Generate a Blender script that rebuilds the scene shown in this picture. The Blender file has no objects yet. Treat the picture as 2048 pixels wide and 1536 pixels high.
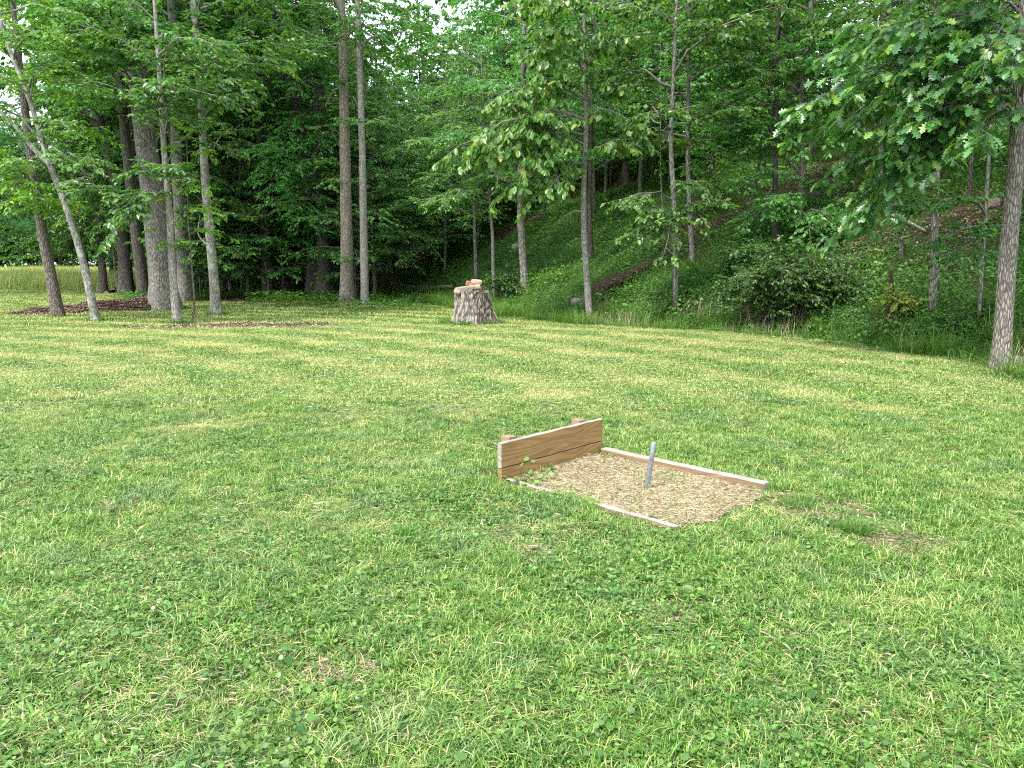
import bpy, math, random
import numpy as np
from mathutils import Matrix, Vector

rng = np.random.default_rng(7)
random.seed(7)
SC = bpy.context.scene
COL = SC.collection

# ------------------------------------------------------------------ camera, sky, sun, exposure
F = 1490.0                      # focal length in pixels of the 2048 px wide photograph
PITCH = math.radians(9.3)
CAMH = 1.6
cam = bpy.data.cameras.new("camera"); cam.sensor_width = 36.0; cam.lens = 36.0 * F / 2048.0
cam.clip_start = 0.05; cam.clip_end = 1500.0
camo = bpy.data.objects.new("camera", cam); COL.objects.link(camo)
camo.location = (0, 0, CAMH); camo.rotation_euler = (math.radians(90) - PITCH, 0, 0)
SC.camera = camo

SUN_EL, SUN_ROT = math.radians(56), math.radians(222)      # behind the camera, to the left
w = bpy.data.worlds.new("World"); SC.world = w; w.use_nodes = True
nt = w.node_tree; nt.nodes.clear()
wo = nt.nodes.new("ShaderNodeOutputWorld"); bg = nt.nodes.new("ShaderNodeBackground")
sky = nt.nodes.new("ShaderNodeTexSky"); sky.sky_type = 'NISHITA'; sky.sun_disc = False
sky.sun_elevation = SUN_EL; sky.sun_rotation = SUN_ROT; sky.air_density = 1.0; sky.dust_density = 2.0
mixw = nt.nodes.new("ShaderNodeMix"); mixw.data_type = 'RGBA'
mixw.inputs[0].default_value = 0.72
mixw.inputs[7].default_value = (9.6, 10.3, 11.2, 1)         # even cloud cover
nt.links.new(sky.outputs[0], mixw.inputs[6]); nt.links.new(mixw.outputs[2], bg.inputs[0])
bg.inputs[1].default_value = 0.075
nt.links.new(bg.outputs[0], wo.inputs[0])
sd = bpy.data.lights.new("sun", 'SUN'); sd.energy = 1.5; sd.angle = math.radians(10); sd.color = (1.0, 0.96, 0.88)
so = bpy.data.objects.new("sun", sd); COL.objects.link(so)
sdir = Vector((math.sin(SUN_ROT) * math.cos(SUN_EL), math.cos(SUN_ROT) * math.cos(SUN_EL), math.sin(SUN_EL)))
so.rotation_euler = sdir.to_track_quat('Z', 'Y').to_euler(); so.location = sdir * 60
SC.view_settings.view_transform = 'Standard'; SC.view_settings.look = 'None'
SC.view_settings.gamma = 1.0; SC.view_settings.use_curve_mapping = False
SC.view_settings.exposure = 2.18
SC.render.engine = 'CYCLES'
cy = SC.cycles
cy.max_bounces = 9; cy.diffuse_bounces = 6; cy.glossy_bounces = 2; cy.transmission_bounces = 6
cy.transparent_max_bounces = 4; cy.caustics_reflective = False; cy.caustics_refractive = False
cy.use_denoising = False; cy.pixel_filter_type = 'BLACKMAN_HARRIS'; cy.filter_width = 1.15

# ------------------------------------------------------------------ numeric helpers
def vnoise(x, y, seed=0):
    x = np.asarray(x, float); y = np.asarray(y, float)
    xi = np.floor(x).astype(np.int64); yi = np.floor(y).astype(np.int64)
    xf = x - xi; yf = y - yi
    def h(a, b):
        n = (a * 374761393 + b * 668265263 + seed * 974634777) & 0xffffffff
        n = ((n ^ (n >> 13)) * 1274126177) & 0xffffffff
        return ((n ^ (n >> 16)) & 0xffff) / 65535.0
    u = xf * xf * (3 - 2 * xf); v = yf * yf * (3 - 2 * yf)
    return (h(xi, yi) * (1 - u) + h(xi + 1, yi) * u) * (1 - v) + (h(xi, yi + 1) * (1 - u) + h(xi + 1, yi + 1) * u) * v
def fbm(x, y, seed=0, o=3):
    s = 0; a = 0.5; t = 0
    for k in range(o):
        s = s + a * vnoise(np.asarray(x) * 2 ** k, np.asarray(y) * 2 ** k, seed + k); t += a; a *= 0.5
    return s / t
def sstep(a, b, x):
    t = np.clip((np.asarray(x, float) - a) / (b - a), 0, 1); return t * t * (3 - 2 * t)

NX, NY = 0.894, 0.447           # towards the hill, at right angles to its foot
# the mown edge of the lawn, traced on level ground
def _edge():
    T_, N_ = [], []
    for px, py in ((2150, 800), (2060, 768), (1985, 742), (1850, 714), (1700, 692), (1560, 680), (1400, 664), (1250, 659), (1180, 654), (1090, 642), (1000, 634)):
        a_ = math.radians(9.3); u = (px - 1024) / 1490; v = (768 - py) / 1490
        d = (u, math.cos(a_) + v * math.sin(a_), -math.sin(a_) + v * math.cos(a_)); k = 1.6 / -d[2]
        x, y = d[0] * k, d[1] * k; N_.append(NX * x + NY * y + 0.3); T_.append(-NY * x + NX * y)
    o = np.argsort(T_); T_ = list(np.array(T_)[o]) + [36, 44, 80]; N_ = list(np.array(N_)[o]) + [10.6, 10.9, 12.0]
    return np.array(T_), np.array(N_)
FT, FN = _edge()
def foot(x, y):
    """metres uphill of the foot of the slope"""
    n = NX * x + NY * y; t = -NY * x + NX * y
    return n - np.interp(t, FT, FN)
def Hg(x, y):
    x = np.asarray(x, float); y = np.asarray(y, float)
    s = foot(x, y)
    sp = np.where(s > 0, s, 0)
    h = 11.8 * np.tanh(0.56 * np.maximum(sp - 0.5, 0) / 11.8) * sstep(0.2, 2.0, sp)
    h = h + sstep(1, 6, s) * ((fbm(x * 0.22, y * 0.22, 11) - 0.5) * 1.5 + (fbm(x * 0.9, y * 0.9, 12) - 0.5) * 0.35)
    h = h - 0.22 * np.exp(-((s - 0.5) / 0.7) ** 2)
    h = h + (fbm(x * 0.25 + 3, y * 0.25, 21) - 0.5) * 0.10 * sstep(4, 12, y) + (fbm(x * 1.7, y * 1.7, 22) - 0.5) * 0.035
    return h
def hg(x, y): return float(Hg(np.array([x]), np.array([y]))[0])

CP, SP = math.cos(PITCH), math.sin(PITCH)
def ray(px, py):
    a = (px - 1024) / F; b = (768 - py) / F
    return np.array([a, CP + b * SP, -SP + b * CP])
def at_y(px, py, Y):
    d = ray(px, py); return np.array([0, 0, CAMH]) + d * (Y / d[1])
def on_ground(px, py):
    d = ray(px, py); d = d / np.linalg.norm(d)
    t = np.arange(1.5, 160, 0.02); X = d[0] * t; Y = d[1] * t; Z = CAMH + d[2] * t
    hit = np.nonzero(Z < Hg(X, Y))[0]
    k = hit[0] if len(hit) else len(t) - 1
    return np.array([X[k], Y[k], float(Hg(X[k:k+1], Y[k:k+1])[0])])
def mpp(Y): return Y / F        # metres per photo pixel at forward distance Y

# ------------------------------------------------------------------ mesh helpers
class MB:
    def __init__(s): s.v = []; s.f = {}; s.n = 0; s.at = []
    def add(s, V, Fc, mat=0, r=None):
        V = np.asarray(V, float); Fc = np.asarray(Fc, int)
        if not len(V) or not len(Fc): return
        s.v.append(V); k = Fc.shape[1]
        if r is None: r = np.full(len(Fc), 0.5)
        s.f.setdefault(k, []).append((Fc + s.n, np.full(len(Fc), mat), np.asarray(r, float) * np.ones(len(Fc))))
        s.n += len(V)
    def mesh(s, name, mats, smooth=False):
        me = bpy.data.meshes.new(name)
        if not s.n: return me
        V = np.concatenate(s.v); me.vertices.add(len(V)); me.vertices.foreach_set("co", V.astype(np.float32).ravel())
        li, ls, mi, rr = [], [], [], []; o = 0
        for k, L in s.f.items():
            Fc = np.concatenate([a[0] for a in L]); mi.append(np.concatenate([a[1] for a in L])); rr.append(np.concatenate([a[2] for a in L]))
            li.append(Fc.ravel()); ls.append(o + np.arange(len(Fc)) * k); o += Fc.size
        li = np.concatenate(li); ls = np.concatenate(ls); mi = np.concatenate(mi); rr = np.concatenate(rr)
        me.loops.add(len(li)); me.loops.foreach_set("vertex_index", li.astype(np.int32))
        me.polygons.add(len(ls)); me.polygons.foreach_set("loop_start", ls.astype(np.int32))
        me.polygons.foreach_set("material_index", mi.astype(np.int32))
        if smooth: me.polygons.foreach_set("use_smooth", np.ones(len(ls), bool))
        a = me.attributes.new("rnd", 'FLOAT', 'FACE'); a.data.foreach_set("value", rr.astype(np.float32))
        me.update(calc_edges=True)
        for m in (mats if isinstance(mats, (list, tuple)) else [mats]): me.materials.append(m)
        return me
def tag(o, label=None, cat=None, group=None, kind=None):
    if label: o['label'] = label
    if cat: o['category'] = cat
    if group: o['group'] = group
    if kind: o['kind'] = kind
    return o
def obj(name, me, parent=None, loc=None):
    o = bpy.data.objects.new(name, me); COL.objects.link(o)
    if parent is not None: o.parent = parent
    if loc is not None: o.location = loc
    return o
def thing(name, label, cat, loc=(0, 0, 0), rz=0.0, group=None):
    o = bpy.data.objects.new(name, None); COL.objects.link(o); o.location = loc; o.rotation_euler = (0, 0, rz)
    o.empty_display_size = 0.1
    return tag(o, label, cat, group)

def norm(a): return a / np.maximum(np.linalg.norm(a, axis=-1, keepdims=True), 1e-9)
def smooth_path(P, n):
    P = np.asarray(P, float)
    d = np.r_[0, np.cumsum(np.linalg.norm(np.diff(P, axis=0), axis=1))]
    u = np.linspace(0, d[-1], n)
    Q = np.stack([np.interp(u, d, P[:, k]) for k in range(P.shape[1])], 1)
    for _ in range(max(1, n // 10)):
        Q[1:-1] = Q[1:-1] * 0.5 + (Q[:-2] + Q[2:]) * 0.25
    return Q
def tube(P, R, sides=8, rough=0.0, cap=True, flare=None, seed=0):
    """rings along P with radii R; flare(h, ang) multiplies the radius"""
    P = np.asarray(P, float); R = np.asarray(R, float); n = len(P)
    T = norm(np.gradient(P, axis=0))
    ref = np.array([0, 1.0, 0]) if abs(T[0][2]) > 0.7 else np.array([0, 0, 1.0])
    A = norm(np.cross(T, ref)); B = np.cross(T, A)
    an = np.linspace(0, 2 * math.pi, sides, endpoint=False)
    rad = R[:, None] * np.ones((1, sides))
    if rough: rad = rad * (1 + rough * (fbm(an[None] * 1.3 + seed, np.arange(n)[:, None] * 0.35, seed + 5) - 0.5) * 2)
    if flare is not None: rad = rad * flare(P[:, 2][:, None] - P[0, 2], an[None, :])
    V = P[:, None] + rad[..., None] * (np.cos(an)[None, :, None] * A[:, None] + np.sin(an)[None, :, None] * B[:, None])
    i = np.arange(n - 1)[:, None] * sides; j = np.arange(sides)[None]; j2 = (j + 1) % sides
    Q = np.stack([i + j, i + j2, i + sides + j2, i + sides + j], -1).reshape(-1, 4)
    return V.reshape(-1, 3), Q
def add_tube(mb, P, R, sides=8, mat=0, cap=True, **k):
    V, Q = tube(P, R, sides, **k); base = mb.n
    mb.add(V, Q, mat)
    if cap:
        n = len(P)
        for ring, c in ((0, P[0]), (n - 1, P[-1])):
            idx = ring * sides + np.arange(sides)
            VV = np.vstack([V[idx], [c]]); j = np.arange(sides)
            T = np.stack([j, (j + 1) % sides, np.full(sides, sides)], 1)
            if ring == 0: T = T[:, ::-1]
            mb.add(VV, T, mat)
def twig_strips(mb, A, B, wd, mat=1):
    """thin three sided sticks from A to B"""
    A = np.asarray(A); B = np.asarray(B); n = len(A)
    if n == 0: return
    T = norm(B - A); ref = np.where(np.abs(T[:, 2:3]) > 0.8, [[1.0, 0, 0]], [[0, 0, 1.0]])
    X = norm(np.cross(T, ref)); Y = np.cross(T, X); V = []
    wd = np.asarray(wd).reshape(-1, 1) * np.ones((n, 1))
    for c, q in ((A, 1.0), (B, 0.45)):
        for a in (0, 2.094, 4.189):
            V.append(c + wd * q * (math.cos(a) * X + math.sin(a) * Y))
    V = np.stack(V, 1).reshape(-1, 3); o = np.arange(n)[:, None] * 6
    Fc = np.concatenate([o + np.array([[a, (a + 1) % 3, (a + 1) % 3 + 3, a + 3]]) for a in range(3)])
    mb.add(V, Fc, mat)
LEAF = {
 'rhomb': (np.array([(0, 0, 0), (.42, -.5, .1), (1, 0, -.05), (.42, .5, .1)]), np.array([(0, 1, 2), (0, 2, 3)])),
 'ovate': (np.array([(0, 0, 0), (.28, -.42, .08), (.66, -.36, .06), (1, 0, -.12), (.66, .36, .06), (.28, .42, .08)]),
           np.array([(0, 1, 2), (0, 2, 3), (0, 3, 4), (0, 4, 5)])),
 'round': (np.array([(0, 0, 0), (.15, -.45, .05), (.7, -.48, .06), (1, 0, .0), (.7, .48, .06), (.15, .45, .05)]),
           np.array([(0, 1, 2), (0, 2, 3), (0, 3, 4), (0, 4, 5)])),
}
def oak_leaf():
    pr = [(0.0, .02), (.12, .05), (.20, .22), (.28, .12), (.40, .36), (.50, .16), (.64, .46), (.72, .18), (.86, .28), (.90, .10), (1.0, 0.0)]
    V = [(u, 0, -0.10 * u * u) for u, _ in pr]; n = len(pr)
    V += [(u, v, -0.10 * u * u + 0.25 * v) for u, v in pr] + [(u, -v, -0.10 * u * u + 0.25 * v) for u, v in pr]
    T = []
    for k in range(n - 1):
        T += [(k, k + 1, n + k + 1), (k, n + k + 1, n + k), (k, 2 * n + k + 1, k + 1), (k, 2 * n + k, 2 * n + k + 1)]
    return np.array(V), np.array(T)
LEAF['oak'] = oak_leaf()
def big_ovate():
    us = [0, .12, .3, .5, .7, .88, 1.0]; ws = [.015, .2, .36, .42, .36, .18, 0]; n = len(us)
    V = [(u, 0, -.16 * u * u) for u in us] + [(u, a, -.16 * u * u + .22 * a) for u, a in zip(us, ws)] + [(u, -a, -.16 * u * u + .22 * a) for u, a in zip(us, ws)]
    T = []
    for k in range(n - 1):
        T += [(k, k + 1, n + k + 1), (k, n + k + 1, n + k), (k, 2 * n + k + 1, k + 1), (k, 2 * n + k, 2 * n + k + 1)]
    return np.array(V), np.array(T)
LEAF['big'] = big_ovate()
def leaf_frames(D, roll=0.5, r=None):
    r = r or rng
    D = norm(D); up = np.array([0, 0, 1.0]) + r.normal(0, roll, D.shape)
    S = norm(np.cross(D, up)); Nn = np.cross(S, D)
    return D, S, Nn
def add_leaves(mb, P, D, L, W, kind='rhomb', mat=0, roll=0.45, rnd=None, frames=None):
    n = len(P)
    if n == 0: return
    tv, tf = LEAF[kind]; D, S, Nn = frames if frames is not None else leaf_frames(D, roll)
    L = np.asarray(L).reshape(-1, 1, 1) * np.ones((n, 1, 1)); W = np.asarray(W).reshape(-1, 1, 1) * np.ones((n, 1, 1))
    V = P[:, None] + tv[None, :, 0:1] * L * D[:, None] + tv[None, :, 1:2] * W * S[:, None] + tv[None, :, 2:3] * L * Nn[:, None]
    Fc = tf[None] + (np.arange(n) * len(tv))[:, None, None]
    rn = rng.random(n) if rnd is None else rnd
    mb.add(V.reshape(-1, 3), Fc.reshape(-1, tf.shape[1]), mat, np.repeat(rn, len(tf)))

# ------------------------------------------------------------------ materials
def newmat(name):
    m = bpy.data.materials.new(name); m.use_nodes = True; t = m.node_tree; t.nodes.clear()
    out = t.nodes.new("ShaderNodeOutputMaterial"); return m, t, out
def N(t, ty, **kw):
    n = t.nodes.new(ty)
    for k, v in kw.items():
        if isinstance(k, str) and hasattr(n, k): setattr(n, k, v)
    return n
def ramp(t, fac, stops):
    r = t.nodes.new("ShaderNodeValToRGB"); e = r.color_ramp.elements
    while len(e) < len(stops): e.new(0.5)
    for k, (p, c) in enumerate(stops): e[k].position = p; e[k].color = (*c, 1)
    t.links.new(fac, r.inputs[0]); return r.outputs[0]
def mix(t, fac, a, b, mode='MIX'):
    m = t.nodes.new("ShaderNodeMix"); m.data_type = 'RGBA'; m.blend_type = mode
    for k, v in ((0, fac), (6, a), (7, b)):
        if hasattr(v, 'links') or hasattr(v, 'is_linked'): t.links.new(v, m.inputs[k])
        elif k == 0: m.inputs[0].default_value = v
        else: m.inputs[k].default_value = (*v, 1)
    return m.outputs[2]
def noise(t, vec, scale, detail=3, rough=0.55, dist=0.0):
    n = t.nodes.new("ShaderNodeTexNoise"); n.inputs['Scale'].default_value = scale; n.inputs['Detail'].default_value = detail
    n.inputs['Roughness'].default_value = rough; n.inputs['Distortion'].default_value = dist
    if vec is not None: t.links.new(vec, n.inputs['Vector'])
    return n.outputs[0]
def mapping(t, vec, scale=(1, 1, 1), rot=(0, 0, 0)):
    m = t.nodes.new("ShaderNodeMapping"); m.inputs['Scale'].default_value = scale; m.inputs['Rotation'].default_value = rot
    t.links.new(vec, m.inputs['Vector']); return m.outputs[0]
def math_(t, op, a, b=0.0, c=0.0):
    m = t.nodes.new("ShaderNodeMath"); m.operation = op
    for k, v in enumerate((a, b, c)):
        if hasattr(v, 'is_linked'): t.links.new(v, m.inputs[k])
        else: m.inputs[k].default_value = v
    return m.outputs[0]
def leaf_mat(name, stops, transl=0.35, rough=0.42, spec=0.5, patch=None, patch_scale=0.4, obj_var=0.25):
    """thin leaf: colour picked per leaf, some light comes through"""
    m, t, out = newmat(name)
    at = N(t, "ShaderNodeAttribute"); at.attribute_name = "rnd"
    c = ramp(t, at.outputs['Fac'], stops)
    geo = N(t, "ShaderNodeNewGeometry")
    if patch is not None:
        f = noise(t, geo.outputs['Position'], patch_scale, 3)
        f = math_(t, 'MULTIPLY', math_(t, 'SUBTRACT', f, 0.42), 3.2); f.node.use_clamp = True
        c = mix(t, f, c, patch, 'MULTIPLY')
    oi = N(t, "ShaderNodeObjectInfo")
    hs = N(t, "ShaderNodeHueSaturation")
    t.links.new(c, hs.inputs['Color'])
    t.links.new(math_(t, 'MULTIPLY_ADD', oi.outputs['Random'], obj_var * 0.12, 0.5 - obj_var * 0.06), hs.inputs['Hue'])
    t.links.new(math_(t, 'MULTIPLY_ADD', oi.outputs['Random'], obj_var, 1 - obj_var / 2), hs.inputs['Value'])
    p = N(t, "ShaderNodeBsdfPrincipled"); p.inputs['Roughness'].default_value = rough
    p.inputs['Specular IOR Level'].default_value = spec * 1.25
    t.links.new(hs.outputs[0], p.inputs['Base Color'])
    tr = N(t, "ShaderNodeBsdfTranslucent")
    tc = mix(t, 1.0, hs.outputs[0], (1.25, 1.35, 0.5), 'MULTIPLY'); t.links.new(tc, tr.inputs[0])
    mx = N(t, "ShaderNodeMixShader"); mx.inputs[0].default_value = transl
    t.links.new(p.outputs[0], mx.inputs[1]); t.links.new(tr.outputs[0], mx.inputs[2]); t.links.new(mx.outputs[0], out.inputs[0])
    return m
def bark_mat(name, dark, light, lichen=None, lich_amt=0.5, vscale=22, bump=0.6, dist=0.03):
    m, t, out = newmat(name)
    tc = N(t, "ShaderNodeTexCoord"); v = tc.outputs['Object']
    v2 = mapping(t, v, (1, 1, 0.16))
    wob = noise(t, v2, vscale, 5, 0.65, 0.6)
    vo = N(t, "ShaderNodeTexVoronoi"); vo.feature = 'DISTANCE_TO_EDGE'; vo.inputs['Scale'].default_value = vscale * 1.1
    t.links.new(mapping(t, v, (1, 1, 0.22)), vo.inputs['Vector'])
    e = math_(t, 'MULTIPLY', vo.outputs['Distance'], 3.2); e.node.use_clamp = True
    hgt = math_(t, 'MULTIPLY_ADD', e, 0.6, math_(t, 'MULTIPLY', wob, 0.6))
    c = ramp(t, hgt, [(0.28, dark), (0.52, tuple(0.5 * (a + b) for a, b in zip(dark, light))), (0.85, light)])
    c = mix(t, math_(t, 'MULTIPLY', noise(t, v, 1.3, 2), 0.5), c, dark)
    if lichen is not None:
        ln = noise(t, mapping(t, v, (1, 1, 0.6)), 5.5, 5, 0.7)
        f = math_(t, 'MULTIPLY', math_(t, 'SUBTRACT', ln, 1.0 - lich_amt), 9.0); f.node.use_clamp = True
        c = mix(t, f, c, lichen)
    p = N(t, "ShaderNodeBsdfPrincipled"); p.inputs['Roughness'].default_value = 0.9; p.inputs['Specular IOR Level'].default_value = 0.2
    t.links.new(c, p.inputs['Base Color'])
    b = N(t, "ShaderNodeBump"); b.inputs['Strength'].default_value = bump; b.inputs['Distance'].default_value = dist
    t.links.new(hgt, b.inputs['Height']); t.links.new(b.outputs[0], p.inputs['Normal']); t.links.new(p.outputs[0], out.inputs[0])
    return m
def plain(name, stops, scale=8, rough=0.8, bump=0.2, stretch=(1, 1, 1), metal=0.0, dist=0.01, detail=5, spec=0.4):
    m, t, out = newmat(name)
    tc = N(t, "ShaderNodeTexCoord"); f = noise(t, mapping(t, tc.outputs['Object'], stretch), scale, detail, 0.65)
    c = ramp(t, f, stops)
    p = N(t, "ShaderNodeBsdfPrincipled"); p.inputs['Roughness'].default_value = rough; p.inputs['Metallic'].default_value = metal
    p.inputs['Specular IOR Level'].default_value = spec
    t.links.new(c, p.inputs['Base Color'])
    b = N(t, "ShaderNodeBump"); b.inputs['Strength'].default_value = bump; b.inputs['Distance'].default_value = dist
    t.links.new(f, b.inputs['Height']); t.links.new(b.outputs[0], p.inputs['Normal']); t.links.new(p.outputs[0], out.inputs[0])
    return m

M = {}
G1, G2, G3, G4 = (0.05, 0.15, 0.036), (0.082, 0.225, 0.05), (0.135, 0.31, 0.07), (0.22, 0.42, 0.095)
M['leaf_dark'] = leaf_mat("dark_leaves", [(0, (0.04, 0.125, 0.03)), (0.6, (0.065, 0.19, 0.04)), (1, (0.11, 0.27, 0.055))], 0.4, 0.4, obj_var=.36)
M['leaf_mid'] = leaf_mat("green_leaves", [(0, G1), (0.5, G2), (0.85, G3), (1, G4)], 0.42, 0.4, obj_var=.36)
M['leaf_light'] = leaf_mat("brightened_leaves", [(0, (0.065, 0.19, 0.045)), (0.5, (0.125, 0.30, 0.068)), (1, (0.21, 0.42, 0.10))], 0.42, 0.42)  # pale leaves; open-sky light on the front sprays is put into the colour
M['leaf_lime'] = leaf_mat("lime_leaves", [(0, (0.11, 0.24, 0.02)), (0.6, (0.18, 0.34, 0.03)), (1, (0.27, 0.43, 0.05))], 0.42, 0.45)
M['leaf_oak'] = leaf_mat("oak_leaves", [(0, (0.045, 0.15, 0.045)), (0.6, (0.085, 0.225, 0.062)), (0.88, (0.14, 0.3, 0.065)), (1, (0.24, 0.41, 0.06))], 0.4, 0.36, 0.6)
M['leaf_hick'] = leaf_mat("hickory_leaves", [(0, (0.06, 0.17, 0.034)), (0.6, (0.115, 0.26, 0.048)), (0.93, (0.19, 0.35, 0.055)), (1, (0.3, 0.3, 0.08))], 0.42, 0.4, 0.5)
M['leaf_bush'] = leaf_mat("bush_leaves", [(0, (0.03, 0.10, 0.02)), (0.7, (0.06, 0.165, 0.028)), (1, (0.12, 0.25, 0.04))], 0.28, 0.4)
M['leaf_cover'] = leaf_mat("ground_cover_leaves", [(0, (0.045, 0.13, 0.018)), (0.6, (0.095, 0.225, 0.03)), (1, (0.17, 0.32, 0.05))], 0.3, 0.5, 0.35, patch=(0.55, 0.7, 0.6), patch_scale=0.35)
M['leaf_vine'] = leaf_mat("yellow_vine_leaves", [(0, (0.17, 0.3, 0.04)), (1, (0.42, 0.5, 0.09))], 0.4, 0.5)
M['petal'] = plain("white_petals", [(0, (0.7, 0.7, 0.66)), (1, (0.85, 0.85, 0.8))])
M['bark_brown'] = bark_mat("brown_bark", (0.045, 0.037, 0.03), (0.28, 0.24, 0.205), (0.30, 0.31, 0.27), 0.36, 26)
M['bark_grey'] = bark_mat("grey_bark", (0.065, 0.058, 0.05), (0.37, 0.34, 0.30), (0.38, 0.40, 0.34), 0.38, 22)
M['bark_tan'] = bark_mat("tan_bark", (0.115, 0.092, 0.07), (0.47, 0.405, 0.33), None, 0, 24)
M['bark_mottled'] = bark_mat("lichen_bark", (0.09, 0.085, 0.07), (0.34, 0.325, 0.28), (0.36, 0.385, 0.32), 0.5, 30, 0.35)
M['bark_pale'] = bark_mat("pale_bark", (0.12, 0.108, 0.09), (0.46, 0.425, 0.37), (0.42, 0.44, 0.38), 0.42, 30, 0.4)
M['bark_oak'] = bark_mat("furrowed_bark", (0.07, 0.06, 0.05), (0.42, 0.375, 0.325), (0.38, 0.38, 0.32), 0.3, 30, 0.9, 0.03)
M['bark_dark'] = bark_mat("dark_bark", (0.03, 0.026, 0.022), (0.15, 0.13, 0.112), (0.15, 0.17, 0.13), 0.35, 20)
M['bark_stump'] = bark_mat("stump_bark", (0.05, 0.043, 0.036), (0.42, 0.37, 0.33), (0.34, 0.33, 0.2), 0.3, 16, 1.0, 0.05)

def lawn_colour(t, pos, tone):
    """grass colour: green to straw, drifting over the lawn in patches and mown swaths"""
    green = ramp(t, tone, [(0, (0.02, 0.07, 0.01)), (0.42, (0.085, 0.21, 0.026)), (0.74, (0.235, 0.37, 0.07)), (1, (0.58, 0.54, 0.24))])
    dry = ramp(t, tone, [(0, (0.15, 0.2, 0.04)), (0.4, (0.36, 0.4, 0.12)), (1, (0.68, 0.6, 0.32))])
    blue = ramp(t, tone, [(0, (0.02, 0.07, 0.018)), (0.5, (0.085, 0.2, 0.045)), (1, (0.36, 0.47, 0.2))])
    nb_ = noise(t, mapping(t, pos, (1, 1, 0)), 1.7, 4, 0.65, 0.3); fb_ = math_(t, 'MULTIPLY', math_(t, 'SUBTRACT', nb_, 0.5), 6.0); fb_.node.use_clamp = True
    green = mix(t, fb_, green, blue)
    a = noise(t, mapping(t, pos, (1, 1, 0)), 0.9, 4, 0.6, 0.4)
    b = noise(t, mapping(t, pos, (0.16, 1.15, 0), (0, 0, 0.42)), 1.4, 3, 0.6, 0.3)
    sp = N(t, "ShaderNodeSeparateXYZ"); t.links.new(pos, sp.inputs[0])
    far = math_(t, 'MULTIPLY', math_(t, 'SUBTRACT', sp.outputs[1], 4.0), 0.09); far.node.use_clamp = True
    f = math_(t, 'MULTIPLY_ADD', b, 1.0, math_(t, 'MULTIPLY', a, 1.3))
    f = math_(t, 'ADD', math_(t, 'MULTIPLY', math_(t, 'SUBTRACT', f, 1.18), 2.4), math_(t, 'MULTIPLY_ADD', far, 0.58, -0.2)); f.node.use_clamp = True
    vd = N(t, "ShaderNodeVectorMath"); vd.operation = 'DISTANCE'; t.links.new(mapping(t, pos, (1, 1, 0)), vd.inputs[0]); vd.inputs[1].default_value = (-14, 2, 0)
    ring = math_(t, 'SINE', math_(t, 'MULTIPLY_ADD', vd.outputs['Value'], 4.6, math_(t, 'MULTIPLY', a, 5.0)))
    f = math_(t, 'MULTIPLY_ADD', math_(t, 'MULTIPLY', ring, far), 0.5, f); f.node.use_clamp = True
    return mix(t, f, green, dry)
def grass_mat(name):
    m, t, out = newmat(name)
    at = N(t, "ShaderNodeAttribute"); at.attribute_name = "rnd"
    geo = N(t, "ShaderNodeNewGeometry")
    c = lawn_colour(t, geo.outputs['Position'], at.outputs['Fac'])
    p = N(t, "ShaderNodeBsdfPrincipled"); p.inputs['Roughness'].default_value = 0.5; p.inputs['Specular IOR Level'].default_value = 0.35
    t.links.new(c, p.inputs['Base Color'])
    tr = N(t, "ShaderNodeBsdfTranslucent"); t.links.new(mix(t, 1.0, c, (1.1, 1.2, 0.6), 'MULTIPLY'), tr.inputs[0])
    mx = N(t, "ShaderNodeMixShader"); mx.inputs[0].default_value = 0.2
    t.links.new(p.outputs[0], mx.inputs[1]); t.links.new(tr.outputs[0], mx.inputs[2]); t.links.new(mx.outputs[0], out.inputs[0])
    return m
M['grass'] = grass_mat("lawn_grass")
M['clover'] = leaf_mat("clover_leaves", [(0, (0.035, 0.10, 0.012)), (0.6, (0.085, 0.19, 0.024)), (1, (0.16, 0.29, 0.06))], 0.2, 0.42, 0.4, obj_var=0.15)
M['straw'] = leaf_mat("straw", [(0, (0.09, 0.065, 0.038)), (0.5, (0.29, 0.235, 0.14)), (1, (0.54, 0.46, 0.30))], 0.15, 0.6, 0.3)
M['tall_grass'] = leaf_mat("tall_grass", [(0, (0.05, 0.14, 0.022)), (0.6, (0.11, 0.24, 0.036)), (0.88, (0.2, 0.31, 0.07)), (1, (0.42, 0.37, 0.2))], 0.35, 0.5, 0.3)
M['field_grass'] = leaf_mat("field_grass", [(0, (0.16, 0.28, 0.05)), (0.5, (0.32, 0.4, 0.13)), (1, (0.62, 0.56, 0.32))], 0.35, 0.5, 0.3)
M['dry_stems'] = leaf_mat("dry_stems", [(0, (0.2, 0.14, 0.08)), (1, (0.5, 0.42, 0.28))], 0.1, 0.7, 0.2)
M['litter'] = leaf_mat("brown_leaf_litter", [(0, (0.03, 0.019, 0.013)), (0.5, (0.085, 0.052, 0.033)), (0.88, (0.16, 0.105, 0.07)), (1, (0.34, 0.26, 0.19))], 0.05, 0.8, 0.2)
M['chips'] = leaf_mat("wood_chips", [(0, (0.05, 0.032, 0.024)), (0.5, (0.15, 0.095, 0.07)), (0.82, (0.28, 0.19, 0.14)), (1, (0.5, 0.4, 0.31))], 0.0, 0.8, 0.2)
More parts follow.
